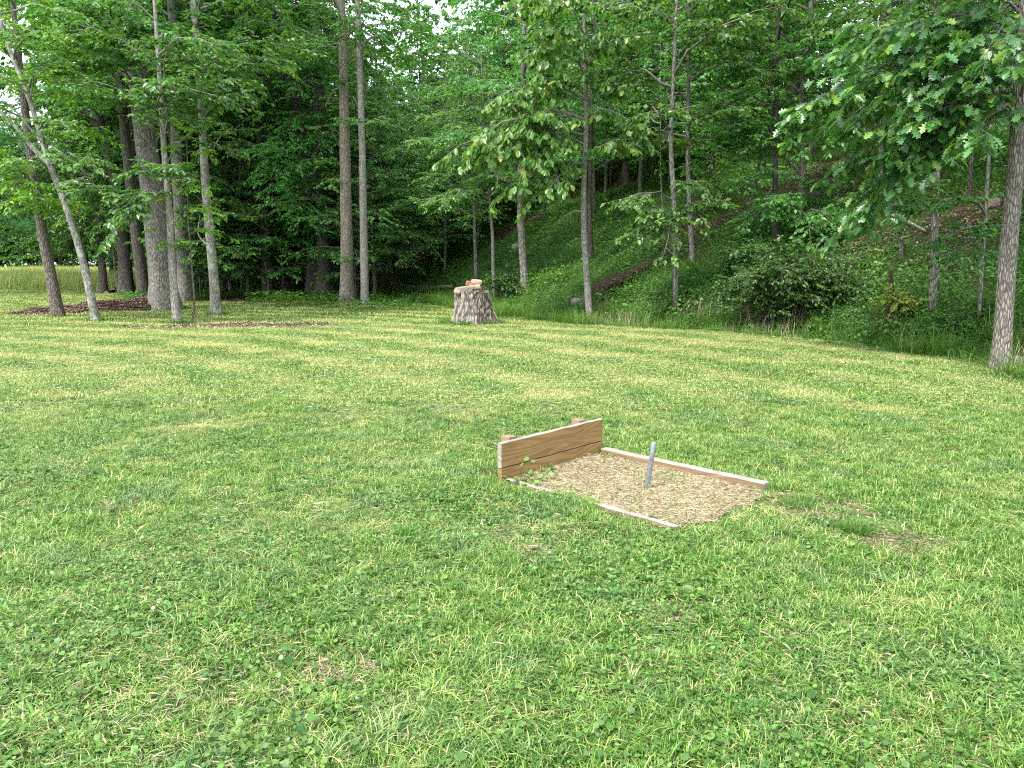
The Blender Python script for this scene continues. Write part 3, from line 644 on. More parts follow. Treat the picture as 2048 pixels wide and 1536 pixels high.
def make_tree(spec):
    b, P, mp = trunk_path(spec); r0 = spec['w'] * mp / 2 * 0.84; H = spec['H']
    root = thing(spec.get('name', 'tree'), spec['label'], spec.get('cat', 'tree'), tuple(b), group=spec.get('group'))
    Q = smooth_path(P - b, 40)
    # even in height: more rings near the base
    u = np.linspace(0, 1, 46) ** 1.35; uu = np.linspace(0, 1, 40)
    Q = np.stack([np.interp(u, uu, Q[:, k]) for k in range(3)], 1); Q[0, 2] -= 0.15
    h = np.clip(Q[:, 2] / H, 0, 1); R = r0 * (1 - h) ** 0.75 * 0.96 + r0 * 0.08
    sd_ = random.random() * 6
    fl = spec.get('flare', 0.35) * 1.25
    def flare(hh, an): return 1 + fl * np.exp(-np.maximum(hh, 0) / (r0 * 2.2)) * (1 + 0.45 * np.cos(an * 4 + sd_) + 0.3 * np.cos(an * 3 + 2 * sd_))
    mb = MB(); add_tube(mb, Q, R, 20 if spec['w'] > 20 else 12, 0, flare=flare, rough=0.09, seed=int(sd_ * 10)); bark = M[spec['bark']]
    obj("trunk", mb.mesh("trunk", bark, True), root)
    def trunk_at(z):
        k = np.argsort(Q[:, 2]); return np.array([np.interp(z, Q[k, 2], Q[k, q]) for q in range(2)] + [z])
    for lp in spec.get('limbs', []):                     # bare or big limbs seen in the photo
        w_, pts = lp[0], lp[1]; LP = np.array([at_y(x, y, b[1] + (lp[2] if len(lp) > 2 else 0) * q) for q, (x, y) in enumerate(pts)]) - b
        a0 = trunk_at(LP[0][2]); LP[0] = a0
        lm = MB(); add_tube(lm, smooth_path(LP, 12), np.linspace(w_ * mp / 2, w_ * mp / 6, 12), 7, 0, rough=0.1)
        obj("limb", lm.mesh("limb", bark, True), root)
    lv = []; mb = MB(); kw = spec.get('kw', {}); lf = spec.get('leaf', 0.11)
    for br in spec.get('sprays', []):                    # limbs that end where the photo shows a spray of leaves
        ax_y, ex, ey, dY = br[:4]
        za = at_y(px_of(b, P, ax_y), ax_y, b[1])[2] - b[2]
        E = at_y(ex, ey, b[1] + dY) - b
        branch(mb, lv, trunk_at(max(0.3, za)), E, lf, **{**{'dens': 1.35}, **kw, **(br[4] if len(br) > 4 else {})})
    z0, nb, Rm = spec.get('crown', (H * 0.4, 14, 2.5))
    bias = spec.get('bias', (0, -0.25)); ga = random.random() * 6
    for k in range(nb):
        z = z0 + (H * 0.95 - z0) * ((k + random.random() * 0.7) / nb); hh = (z - z0) / (H - z0)
        L = Rm * (0.55 + 0.45 * math.sin(math.pi * min(1, hh + 0.25))) * random.uniform(0.75, 1.15) * (1 - 0.3 * hh)
        a_ = ga + k * 2.4 + random.uniform(-.4, .4); d = norm(np.array([math.cos(a_) + bias[0], math.sin(a_) + bias[1], 0.0]))
        A = trunk_at(z); E = A + d * L + np.array([0, 0, L * random.uniform(-0.1, 0.3)])
        up = z > 9.5
        branch(mb, lv, A, E, lf * (1.35 if up else 1), **{**kw, **({'dens': 0.55} if up else {})})
    if lv:
        Pl, Dl, Ll = (np.concatenate([q[k] for q in lv]) for k in range(3))
        keepn = spec.get('single', 0); frames = leaf_frames(Dl, spec.get('roll', 0.45)); rn = rng.random(len(Pl)); wr = spec.get('lwr', 0.55)
        msk = np.ones(len(Pl), bool)
        if keepn:                                         # the leaves that show largest are pieces of their own
            Wp = Pl + b; dY = Wp[:, 1] * CP - (Wp[:, 2] - CAMH) * SP
            sx = Wp[:, 0] / dY * F + 1024; sy = 768 - ((Wp[:, 2] - CAMH) * CP + Wp[:, 1] * SP) / dY * F
            ok = (sx > 5) & (sx < 2043) & (sy > 5) & (sy < 700) & (dY > 1)
            sc = np.where(ok, Ll / dY, 0); pick = np.argsort(-sc)[:keepn]; msk[pick] = False
            tv, tf = LEAF[spec['shape']]
            vs = []
            for q in range(5):
                m1 = MB(); V1 = tv * np.array([1, wr, 1]); m1.add(V1, tf, 0, np.full(len(tf), [0.15, 0.4, 0.6, 0.8, 0.97][q])); vs.append(m1.mesh("leaf", M[spec['lmat']]))
            for i in pick:
                o = bpy.data.objects.new("leaf", vs[int(rn[i] * 4.99)]); COL.objects.link(o); o.parent = root
                mt = Matrix.Identity(4); Lq = float(Ll[i])
                for c, vec in enumerate((frames[0][i], frames[1][i], frames[2][i])):
                    for r_ in range(3): mt[r_][c] = float(vec[r_]) * Lq
                mt[0][3], mt[1][3], mt[2][3] = map(float, Pl[i]); o.matrix_local = mt
        fr = tuple(q[msk] for q in frames)
        add_leaves(mb, Pl[msk], Dl[msk], Ll[msk], Ll[msk] * wr, spec.get('shape', 'rhomb') if not spec.get('shape_far') else spec['shape_far'], 0, rnd=rn[msk], frames=fr)
        o = obj("crown", mb.mesh("crown", [M[spec['lmat']], bark]), root); o['kind'] = 'stuff'
        spec['nleaf'] = len(Pl)
    return root
def px_of(b, P, py):
    """photo x of the trunk at photo height py"""
    Wd = P; dY = Wd[:, 1] * CP - (Wd[:, 2] - CAMH) * SP
    sx = Wd[:, 0] / dY * F + 1024; sy = 768 - ((Wd[:, 2] - CAMH) * CP + Wd[:, 1] * SP) / dY * F
    o = np.argsort(sy); return float(np.interp(py, sy[o], sx[o]))

TREES = [
 dict(p=[(118, 637), (100, 540), (85, 470), (76, 400), (60, 300), (45, 180)], w=25, H=11, bark='bark_brown', lmat='leaf_lime', leaf=0.14, crown=(5.0, 12, 2.6),
      sprays=[(400, 10, 330, -1.5), (430, 60, 395, -1.8), (420, 120, 430, -1.2), (380, -20, 290, -1), (350, 20, 400, -2), (430, 150, 400, .5), (330, 90, 300, .4), (250, -40, 200, -.5), (200, 110, 190, -1)],
      label="brown barked tree leaning left beside the mulch pile", lwr=.42),
 dict(p=[(192, 645), (178, 570), (152, 470), (118, 375), (98, 325), (72, 240), (58, 190), (30, 130), (5, 60)], w=18, H=9.5, bark='bark_mottled', lmat='leaf_light', leaf=0.13, crown=(5.6, 9, 2.4), flare=.5,
      limbs=[(12, [(100, 330), (60, 290), (30, 250), (0, 225), (-30, 190)]), (10, [(115, 370), (180, 355), (150, 325), (100, 290)], ), (5, [(60, 290), (35, 225), (0, 195)])],
      sprays=[(300, 90, 265, -.8), (260, 130, 250, -1), (350, 20, 320, -1), (330, 190, 330, -1), (400, 200, 380, -1.2, dict(dens=.8)), (200, 110, 110, -.8), (190, 0, 150, -1)],
      label="slim lichen mottled tree forking low, leaning over the mulch"),
 dict(p=[(332, 622), (319, 520), (312, 440), (298, 330), (286, 230), (272, 120), (264, 20)], w=54, H=24, bark='bark_grey', lmat='leaf_mid', leaf=0.16, crown=(7, 32, 5), flare=.45,
      sprays=[(250, 330, 90, -2), (200, 210, 110, -2.5), (180, 400, 60, -2), (150, 150, 60, -2), (100, 370, 110, -3), (230, 200, 200, -1.5), (240, 90, 130, -2), (320, 420, 150, -1), (120, 120, 20, -3), (140, 300, 40, -3.2), (200, 60, 60, -2)],
      label="stoutest grey trunk at the end of the mulch pile"),
 dict(p=[(355, 650), (346, 560), (342, 480), (337, 400), (328, 300), (322, 200), (316, 110)], w=18, H=10, bark='bark_pale', lmat='leaf_oak', leaf=0.15, crown=(5.2, 10, 2.2), flare=.5,
      sprays=[(400, 300, 340, -.6, dict(dens=1.1)), (370, 370, 350, -.8), (360, 350, 330, -1.2), (430, 240, 390, -.8), (380, 230, 430, -1), (330, 250, 350, -.5), (300, 345, 190, -.8), (280, 290, 180, -.9), (240, 400, 130, -.9), (200, 340, 80, -.6), (380, 220, 470, -.7), (340, 400, 250, .5)],
      label="straight pale slim tree standing in front of the stoutest trunk"),
 dict(p=[(372, 603), (366, 500), (358, 400), (352, 300), (350, 150)], w=30, H=20, bark='bark_grey', lmat='leaf_mid', leaf=0.13, crown=(7, 16, 4), label="grey trunk half hidden behind the straight pale slim tree"),
 dict(p=[(433, 632), (428, 560), (421, 480), (413, 400), (407, 300), (402, 200), (395, 100), (386, 10)], w=22, H=15, bark='bark_mottled', lmat='leaf_mid', leaf=0.14, crown=(5.8, 18, 3), flare=.5,
      sprays=[(330, 480, 250, -1), (300, 470, 300, -.8), (280, 350, 210, -1), (240, 500, 180, -1.2), (200, 330, 140, -.8), (150, 480, 80, -1), (120, 440, 150, -1.3), (90, 400, 30, -1), (180, 560, 130, -1)],
      limbs=[(4, [(480, 0), (400, 480), (408, 460), (417, 430)][1:]), (4, [(413, 500), (395, 470), (400, 430)])],
      label="lichen spotted grey tree with broken twigs, right of the mulch"),
 dict(p=[(384, 648), (390, 606), (384, 545), (381, 490), (374, 430), (376, 380)], w=4.5, H=5.5, bark='bark_brown', lmat='leaf_lime', leaf=0.10, crown=(1.9, 13, 1.0), name='sapling', cat='sapling', label="thin bare stemmed sapling between two slim trees on the left"),
 dict(p=[(290, 600), (284, 540), (276, 480), (270, 400), (262, 300)], w=19, H=14, bark='bark_grey', lmat='leaf_mid', leaf=0.12, crown=(6, 14, 3), label="smaller grey trunk directly left of the stoutest trunk"),
 dict(p=[(254, 592), (250, 520), (240, 420), (226, 330), (205, 260), (182, 190), (150, 100)], w=30, H=19, bark='bark_dark', lmat='leaf_mid', leaf=0.13, crown=(8, 20, 4.5),
      limbs=[(16, [(226, 330), (190, 240), (150, 205), (110, 180)]), (6, [(150, 205), (110, 196), (75, 200)])],
      sprays=[(300, 150, 150, -2), (250, 90, 230, -2), (200, 230, 120, -2), (180, 120, 80, -3), (320, 140, 330, -2), (340, 130, 420, -1.5), (340, 60, 350, 1), (350, 190, 460, -1)],
      label="dark thick tree leaning left with a broad bent limb"),
 dict(p=[(207, 588), (204, 520), (198, 460), (190, 380), (188, 200)], w=18, H=14, bark='bark_brown', lmat='leaf_dark', leaf=0.16, crown=(3.0, 34, 4.2), kw=dict(droop=.5), bias=(-.4, -.3),
      sprays=[(430, 90, 500, -1.5), (450, 70, 470, -2), (440, 110, 520, -1), (420, 150, 500, -1), (430, 230, 520, -2), (400, 60, 420, -1), (380, 140, 440, -3)],
      label="spreading dark green tree whose low boughs hang before the field"),
 dict(p=[(237, 588), (232, 545), (226, 500), (220, 450)], w=6, H=6, bark='bark_pale', lmat='leaf_mid', leaf=0.1, crown=(2.6, 10, 1.2), name='sapling', cat='sapling', label="thin pale sapling leaning before the dark thick trunk"),
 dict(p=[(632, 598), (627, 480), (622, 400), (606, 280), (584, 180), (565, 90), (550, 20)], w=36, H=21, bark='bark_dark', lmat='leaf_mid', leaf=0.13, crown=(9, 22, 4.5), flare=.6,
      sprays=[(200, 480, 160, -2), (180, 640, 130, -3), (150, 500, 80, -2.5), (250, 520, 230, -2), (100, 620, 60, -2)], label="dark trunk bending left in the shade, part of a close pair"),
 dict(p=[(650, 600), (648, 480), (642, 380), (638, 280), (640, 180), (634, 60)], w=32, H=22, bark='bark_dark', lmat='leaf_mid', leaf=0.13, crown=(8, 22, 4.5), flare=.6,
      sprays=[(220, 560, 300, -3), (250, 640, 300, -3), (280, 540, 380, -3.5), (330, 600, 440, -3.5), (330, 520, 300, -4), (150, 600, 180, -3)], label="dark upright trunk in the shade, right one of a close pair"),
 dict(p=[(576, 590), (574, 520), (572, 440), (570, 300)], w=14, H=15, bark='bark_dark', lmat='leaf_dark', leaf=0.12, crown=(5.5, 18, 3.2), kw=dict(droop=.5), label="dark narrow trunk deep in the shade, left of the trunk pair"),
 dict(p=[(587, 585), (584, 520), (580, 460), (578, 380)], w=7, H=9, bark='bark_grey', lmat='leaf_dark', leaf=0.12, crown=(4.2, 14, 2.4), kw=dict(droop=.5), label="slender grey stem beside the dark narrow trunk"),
 dict(p=[(640, 598), (637, 540), (634, 480)], w=8, H=8, bark='bark_dark', lmat='leaf_dark', leaf=0.17, crown=(4.5, 8, 2.2), kw=dict(droop=.4), name='tree', label="low understory tree with broad dark leaves before the trunk pair",
      sprays=[(520, 560, 440, -1), (500, 600, 480, -1.4), (500, 650, 470, -1.2), (480, 620, 420, -1), (520, 570, 380, -1), (520, 660, 540, -1)], lwr=.5),
 dict(p=[(694, 607), (694, 500), (692, 400), (690, 300), (688, 200), (686, 118)], w=30, H=17, bark='bark_tan', lmat='leaf_mid', leaf=0.12, crown=(8.5, 22, 3.6), flare=.3,
      sprays=[(280, 640, 250, -.8, dict(dens=.8)), (260, 730, 250, -1.0), (150, 600, 90, -1), (100, 640, 30, -2)],
      limbs=[(4, [(690, 175), (665, 180), (655, 205), (650, 215)]), (3, [(690, 140), (700, 115), (715, 105)]), (3, [(688, 190), (710, 195), (718, 225)])],
      label="thick straight tan trunk, left of the two pale trunks at the clearing"),
 dict(p=[(730, 614), (728, 520), (726, 400), (725, 300), (721, 200), (720, 120), (716, 30)], w=19, H=18, bark='bark_pale', lmat='leaf_mid', leaf=0.12, crown=(7.8, 20, 3.2), flare=.35,
      sprays=[(260, 760, 240, -1, dict(dens=.8)), (250, 690, 240, -1), (120, 760, 60, -1.5), (100, 680, 40, -1.5), (90, 740, 10, -2)], label="slimmer pale grey trunk right beside the thick tan trunk"),
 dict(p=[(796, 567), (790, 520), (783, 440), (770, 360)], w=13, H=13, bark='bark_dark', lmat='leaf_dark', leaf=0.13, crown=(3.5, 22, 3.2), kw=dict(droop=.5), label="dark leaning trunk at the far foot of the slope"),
 dict(p=[(953, 563), (950, 480), (948, 400), (943, 330)], w=9, H=9, bark='bark_grey', lmat='leaf_light', leaf=0.11, crown=(2.4, 24, 2.9), bias=(-.25, -.4), label="slender grey tree rising directly behind the stump"),
 dict(p=[(989, 606), (986, 540), (986, 480), (980, 400), (972, 300), (965, 200)], w=9, H=8.5, bark='bark_pale', lmat='leaf_light', leaf=0.105, crown=(3.0, 20, 2.4), bias=(-.3, -.5),
      sprays=[(400, 850, 400, -1), (390, 880, 400, -1.5), (370, 910, 330, -1), (300, 880, 300, -1), (260, 860, 230, -1), (360, 930, 290, -1), (220, 900, 180, -1), (340, 1040, 400, -.8), (280, 1050, 300, -.8)],
      label="slim crooked pale tree just right of the stump"),
 dict(p=[(1050, 578), (1044, 480), (1040, 400), (1042, 300), (1046, 200)], w=19, H=14, bark='bark_grey', lmat='leaf_mid', leaf=0.12, crown=(3.2, 26, 3.4), label="medium grey trunk behind the small bush right of the stump"),
 dict(p=[(1181, 656), (1176, 590), (1170, 500), (1166, 420), (1169, 340), (1173, 260), (1171, 170), (1168, 60)], w=17, H=10.5, bark='bark_pale', lmat='leaf_hick', leaf=0.19, crown=(6.8, 9, 2.3), flare=.3, single=300, shape='big', shape_far='big',
      kw=dict(droop=.95, spread=.8, sub=2), lwr=.68, bias=(-.2, -.5),
      sprays=[(290, 1000, 290, -1), (300, 1060, 310, -1.3), (270, 960, 300, -.8), (240, 920, 290, -1), (250, 1030, 250, -1.2), (320, 1250, 280, -.9), (330, 1110, 360, -1.2), (190, 1080, 150, -1), (180, 1240, 170, -1), (150, 1050, 100, -1),
              (100, 1100, 60, -1), (200, 1000, 190, -1), (220, 1280, 260, -.8), (350, 1060, 400, -1), (340, 1020, 370, -.8), (130, 1260, 70, -1)],
      limbs=[(4, [(1165, 425), (1150, 420), (1130, 432), (1115, 447)])],
      label="slim tree with large drooping leaves standing at the mown edge"),
 dict(p=[(1182, 522), (1180, 450), (1180, 380), (1182, 280)], w=12, H=12, bark='bark_dark', lmat='leaf_mid', leaf=0.12, crown=(3.5, 20, 2.8), label="darker trunk on the slope hidden behind the mown edge tree"),
 dict(p=[(1351, 614), (1351, 540), (1350, 450), (1347, 380), (1340, 290), (1346, 180), (1352, 40)], w=13, H=12, bark='bark_grey', lmat='leaf_mid', leaf=0.15, crown=(3.8, 18, 2.8), kw=dict(droop=.5), lwr=.6,
      sprays=[(440, 1290, 420, -1), (450, 1270, 460, -1.2), (430, 1400, 430, -1), (420, 1330, 500, -1.4), (400, 1250, 400, -.9), (380, 1400, 370, -1), (430, 1440, 400, -1)],
      label="grey tree between the fallen log and the dark bush"),
 dict(p=[(1386, 532), (1380, 450), (1376, 340), (1375, 260)], w=12, H=11, bark='bark_grey', lmat='leaf_mid', leaf=0.12, crown=(2.8, 22, 2.8), label="pale footed tree on the slope above the fallen log"),
 dict(p=[(1328, 474), (1325, 420), (1321, 340)], w=4, H=6, bark='bark_pale', lmat='leaf_mid', leaf=0.12, crown=(2.5, 12, 1.6), name='sapling', cat='sapling', label="thin white sapling just left of the grey slope tree"),
 dict(p=[(1137, 400), (1130, 300), (1124, 190), (1120, 100)], w=15, H=15, bark='bark_dark', lmat='leaf_mid', leaf=0.13, crown=(4, 20, 3.2), label="upper slope trunk left of the mown edge tree"),
 dict(p=[(1483, 478), (1496, 420), (1512, 370)], w=8, H=8, bark='bark_brown', lmat='leaf_mid', leaf=0.12, crown=(3, 14, 2.2), label="small brown tree leaning right on the middle slope"),
 dict(p=[(1522, 458), (1527, 400), (1530, 330)], w=5, H=6, bark='bark_brown', lmat='leaf_mid', leaf=0.12, crown=(2.4, 12, 1.8), name='sapling', cat='sapling', label="very thin sapling right of the small leaning brown tree"),
 dict(p=[(1549, 492), (1550, 440), (1551, 360), (1550, 280)], w=13, H=13, bark='bark_dark', lmat='leaf_mid', leaf=0.12, crown=(3.8, 18, 2.8), label="dark trunk rising above the left end of the bush"),
 dict(p=[(1597, 455), (1604, 380), (1600, 250), (1602, 180), (1616, 90), (1622, 10)], w=14, H=13, bark='bark_grey', lmat='leaf_light', leaf=0.12, crown=(3.0, 22, 3.0),
      sprays=[(350, 1450, 250, -1), (330, 1500, 290, -1), (360, 1480, 370, -1), (400, 1680, 360, -1), (420, 1540, 400, -1.4), (440, 1660, 440, -1.6), (430, 1620, 470, -1.6), (410, 1500, 440, -1), (300, 1480, 180, -1)], label="crooked grey tree rising above the middle of the bush"),
 dict(p=[(1862, 632), (1870, 590), (1866, 500), (1871, 420), (1874, 320), (1868, 200)], w=18, H=13, bark='bark_grey', lmat='leaf_mid', leaf=0.12, crown=(4.6, 16, 2.8), flare=.5,
      sprays=[(380, 1760, 400, -1), (360, 1720, 430, -1.2), (400, 1690, 450, -1.5)], label="grey tree with a hooked white foot above the ditch"),
 dict(p=[(1957, 648), (1962, 560), (1968, 470), (1974, 390), (1978, 300)], w=9, H=9, bark='bark_grey', lmat='leaf_mid', leaf=0.12, crown=(3.4, 14, 2.2),
      sprays=[(470, 1900, 470, -.6), (480, 1890, 530, -.8), (430, 1840, 420, -1)], label="thin mottled tree between the hooked tree and the big oak"),
 dict(p=[(1938, 402), (1941, 350), (1944, 290)], w=10, H=10, bark='bark_dark', lmat='leaf_mid', leaf=0.12, crown=(2.5, 16, 2.6), label="dark trunk high on the slope beside the pink rock"),
 dict(p=[(2001, 752), (2005, 680), (2013, 560), (2022, 440), (2032, 320), (2040, 220), (2046, 120), (2052, 20)], w=39, H=14, bark='bark_oak', lmat='leaf_oak', leaf=0.18, crown=(6.2, 14, 3.4), flare=.65, single=300, shape='oak', shape_far='oak', lwr=.72,
      kw=dict(droop=.55, spread=.75, sub=3, twl=.36), bias=(-.5, .1),
      sprays=[(60, 1700, 90, 1.0), (90, 1640, 200, 1.4), (120, 1720, 180, .6), (60, 1780, 60, .2), (130, 1680, 240, .9), (160, 1820, 200, 0), (200, 1800, 270, .5), (210, 1760, 330, .8), (230, 1860, 230, -.3), (240, 1900, 130, -.3),
              (220, 1730, 390, 1.0), (250, 1880, 300, .2), (230, 1960, 260, -.8), (100, 1900, 40, -.2), (80, 1980, 90, -1), (140, 1620, 230, 1.6), (180, 1700, 320, 1.5), (200, 2060, 120, -1.2), (40, 1850, -30, 0), (200, 1720, 430, 1.2)],
      label="big furrowed oak at the right edge of the lawn", name='oak_tree'),
]
for s in TREES: make_tree(s)
print("leaves on named trees", sum(s.get('nleaf', 0) for s in TREES))

oak = [o for o in COL.objects if o.name == 'oak_tree'][0]; ob_ = np.array(oak.location)
_bp = at_y(2034, 738, ob_[1] + .05) - ob_
# ------------------------------------------------------------------ woodland of shared kinds
def kind_tree(H, r0, z0, nb, Rm, lf, lmat, bark, dens=0.8, droop=.4, wig=0.35, lwr=.55):
    mb = MB(); P = np.array([[0, 0, -0.3]] + [[random.uniform(-wig, wig) * q / 6, random.uniform(-wig, wig) * q / 6, H * q / 6] for q in range(1, 7)])
    Q = smooth_path(P, 18); h = np.clip(Q[:, 2] / H, 0, 1); R = r0 * (1 - h) ** 0.75 + r0 * 0.06
    add_tube(mb, Q, R, 9, 0, flare=lambda hh, an: 1 + .35 * np.exp(-np.maximum(hh, 0) / (r0 * 2)) * (1 + .4 * np.cos(4 * an)), rough=.08)
    tr = mb.mesh("trunk", M[bark], True); mb = MB(); lv = []; ga = random.random() * 6
    for k in range(nb):
        z = z0 + (H * 0.97 - z0) * (k + random.random()) / nb; hh = (z - z0) / (H - z0)
        L = Rm * (0.5 + 0.5 * math.sin(math.pi * min(1, hh * .9 + 0.28))) * random.uniform(.7, 1.15)
        a_ = ga + 2.4 * k; A = np.array([np.interp(z, Q[:, 2], Q[:, 0]), np.interp(z, Q[:, 2], Q[:, 1]), z])
        E = A + np.array([math.cos(a_) * L, math.sin(a_) * L, L * random.uniform(-.12, .35)])
        branch(mb, lv, A, E, lf, dens=dens, droop=droop, sub=3)
    Pl, Dl, Ll = (np.concatenate([q[k] for q in lv]) for k in range(3))
    add_leaves(mb, Pl, Dl, Ll, Ll * lwr, 'rhomb')
    return tr, mb.mesh("crown", [M[lmat], M[bark]]), len(Pl)
KT = {
 'canopy': [kind_tree(22, .22, 6.5, 44, 4.8, .22, m_, b_, dens=.62) for m_, b_ in (('leaf_mid', 'bark_dark'), ('leaf_light', 'bark_grey'), ('leaf_dark', 'bark_dark'))],
 'mid': [kind_tree(10, .085, 1.6, 36, 3.2, .15, m_, b_, dens=.85, droop=.45) for m_, b_ in (('leaf_mid', 'bark_grey'), ('leaf_dark', 'bark_dark'), ('leaf_light', 'bark_grey'))],
 'edge': [kind_tree(15, .2, .4, 60, 4.6, .34, m_, 'bark_dark', dens=.5, droop=.4) for m_ in ('leaf_mid', 'leaf_dark')],
 'small': [kind_tree(4.6, .035, .6, 20, 1.6, .12, m_, 'bark_brown', dens=1.0, droop=.45) for m_ in ('leaf_mid', 'leaf_light')],
}
print("leaves per kind", {k: [q[2] for q in v] for k, v in KT.items()})
LM = [(-400, None), (118, "the leaning brown tree"), (290, "the stoutest trunk"), (433, "the lichen spotted tree"), (640, "the dark trunk pair"), (712, "the tan trunk"),
      (796, "the dark leaner"), (950, "the stump"), (1180, "the mown edge tree"), (1350, "the log's grey tree"), (1600, "the big bush"), (1865, "the hooked tree"), (2010, "the oak"), (3000, None)]
def where(x, y):
    px = 1024 + F * x / y
    for (p0, n0), (p1, n1) in zip(LM, LM[1:]):
        if p0 <= px < p1:
            if n0 is None: return "left of " + n1
            if n1 is None: return "right of " + n0
            return "between %s and %s" % (n0, n1)
    return "off to the side"
def plant(kind, x, y, label, group, sc=1.0, v=None):
    v = v if v is not None else random.randrange(len(KT[kind]))
    hue = {'canopy': ("", "pale ", "dark "), 'mid': ("", "dark ", "pale "), 'edge': ("", "dark "), 'small': ("", "pale ")}[kind][v]
    label = (hue if hue.strip() not in label else "") + label + " " + where(x, y)
    tr, cr, _ = KT[kind][v]
    root = thing("tree" if kind != 'small' else "sapling", label, "tree" if kind != 'small' else "sapling", (x, y, hg(x, y) - .05), random.uniform(0, 6.28), group)
    root.scale = (sc, sc, sc * random.uniform(.92, 1.1)); root.rotation_euler = (random.uniform(-.04, .04), random.uniform(-.04, .04), root.rotation_euler[2])
    obj("trunk", tr, root); c = obj("crown", cr, root); c['kind'] = 'stuff'
TP = [tuple(on_ground(*s['p'][0])[:2]) for s in TREES]
def corridor(x, y, H):
    """keep the gap of sky over the valley open"""
    px = 1024 + F * x / y; r = math.hypot(x, y); el = math.degrees(math.atan((hg(x, y) + H - CAMH) / r)); cr = 3.2 / r * F
    return (765 - cr < px < 850 + cr) and el > 15.6
def fill(kind, n, region, mind, label, group, H, sc=(.85, 1.15), v=None):
    done = []; tries = 0
    while len(done) < n and tries < n * 60:
        tries += 1; x, y = region()
        if any(math.hypot(x - a_, y - b_) < mind for a_, b_ in done): continue
        if any(math.hypot(x - a_, y - b_) < 0.9 for a_, b_ in TP): continue
        s = random.uniform(*sc)
        if corridor(x, y, H * s): continue
        plant(kind, x, y, ('near ' if y < 35 else 'middle ' if y < 46 else 'deep ') + label, group, s, v); done.append((x, y))
    return done
def flat_woods():
    while True:
        y = random.uniform(31, 66); x = random.uniform(-.47 * y, 6)
        if foot(x, y) < -.5: return x, y
def hill(s0, s1, y0=14, y1=60):
    def f():
        while True:
            y = random.uniform(y0, y1); x = random.uniform(-12, .8 * y + 3)
            if s0 < float(foot(np.array([x]), np.array([y]))[0]) < s1: return x, y
    return f
fill('canopy', 25, flat_woods, 3.0, "tall woodland tree", "tall trees deep in the flat woods", 22)
fill('mid', 46, flat_woods, 2.0, "understory woodland tree", "understory trees in the flat woods", 10)
fill('small', 30, flat_woods, 1.4, "leafy woodland sapling", "saplings in the flat woods", 4.6)
fill('canopy', 26, hill(9, 30, 16, 62), 3.6, "tall upper slope tree", "tall trees on the upper slope", 22, (.7, .95))
fill('mid', 30, hill(5, 22, 17, 60), 2.4, "understory slope tree", "understory trees on the slope", 10, (.75, 1.1))
def valley():
    while True:
        y = random.uniform(27, 60); x = (random.uniform(800, 1330) - 1024) / F * y; q = float(foot(np.array([x]), np.array([y]))[0])
        if 2.0 < q < 16: return x, y
fill('mid', 20, valley, 1.8, "pale leaved valley tree", "pale leaved trees at the head of the slope", 10, (.6, 1.0), 2)
fill('mid', 14, flat_woods, 1.8, "pale leaved woodland tree", "pale leaved trees in the flat woods", 10, (.6, .95), 2)
fill('small', 22, flat_woods, 1.5, "pale leaved sapling", "pale leaved saplings in the woods", 4.6, (.9, 1.4), 1)
fill('small', 20, hill(4, 20, 16, 50), 2.0, "young slope sapling", "saplings on the slope", 4.6, (.7, 1.1))
# wood beyond the hay field, and behind everything
for k in range(30):
    x = -104 + k * 3.0 + random.uniform(-1, 1); y = 99 + random.uniform(-3, 6)
    plant('edge', x, y, "distant hay field tree", "trees beyond the hay field", random.uniform(.8, 1.25))
for k in range(16):
    x = -100 + k * 5.2; y = 108 + random.uniform(-2, 2)
    plant('edge', x, y, "tall far hay field tree", "tall trees beyond the hay field", random.uniform(1.3, 1.5))
for x, y, v in ((-28, 36, 0), (-19.5, 38, 2), (-15.2, 31, 0), (-22, 45, 1), (-33, 42, 2), (-17.5, 44, 0)):
    plant('canopy', x, y, "tall shading tree behind the mulch", "tall trees at the left end of the woods", 1.0, v)
for x, y in ((-36, 50), (-31.5, 56), (-42, 60), (-25.5, 48)):
    plant('mid', x, y, "dark low boughed tree", "dark trees beside the hay field", 1.6, 1)
for k in range(24):
    y = random.uniform(67, 78); x = -32 + k * 2.5 + random.uniform(-1, 1)
    if corridor(x, y, 15):
        plant('edge', x, y - 3, "low far valley tree", "low far trees", random.uniform(1.25, 1.33)); continue
    plant('edge', x, y, "farthest leafy tree", "far trees", random.uniform(.8, 1.1))
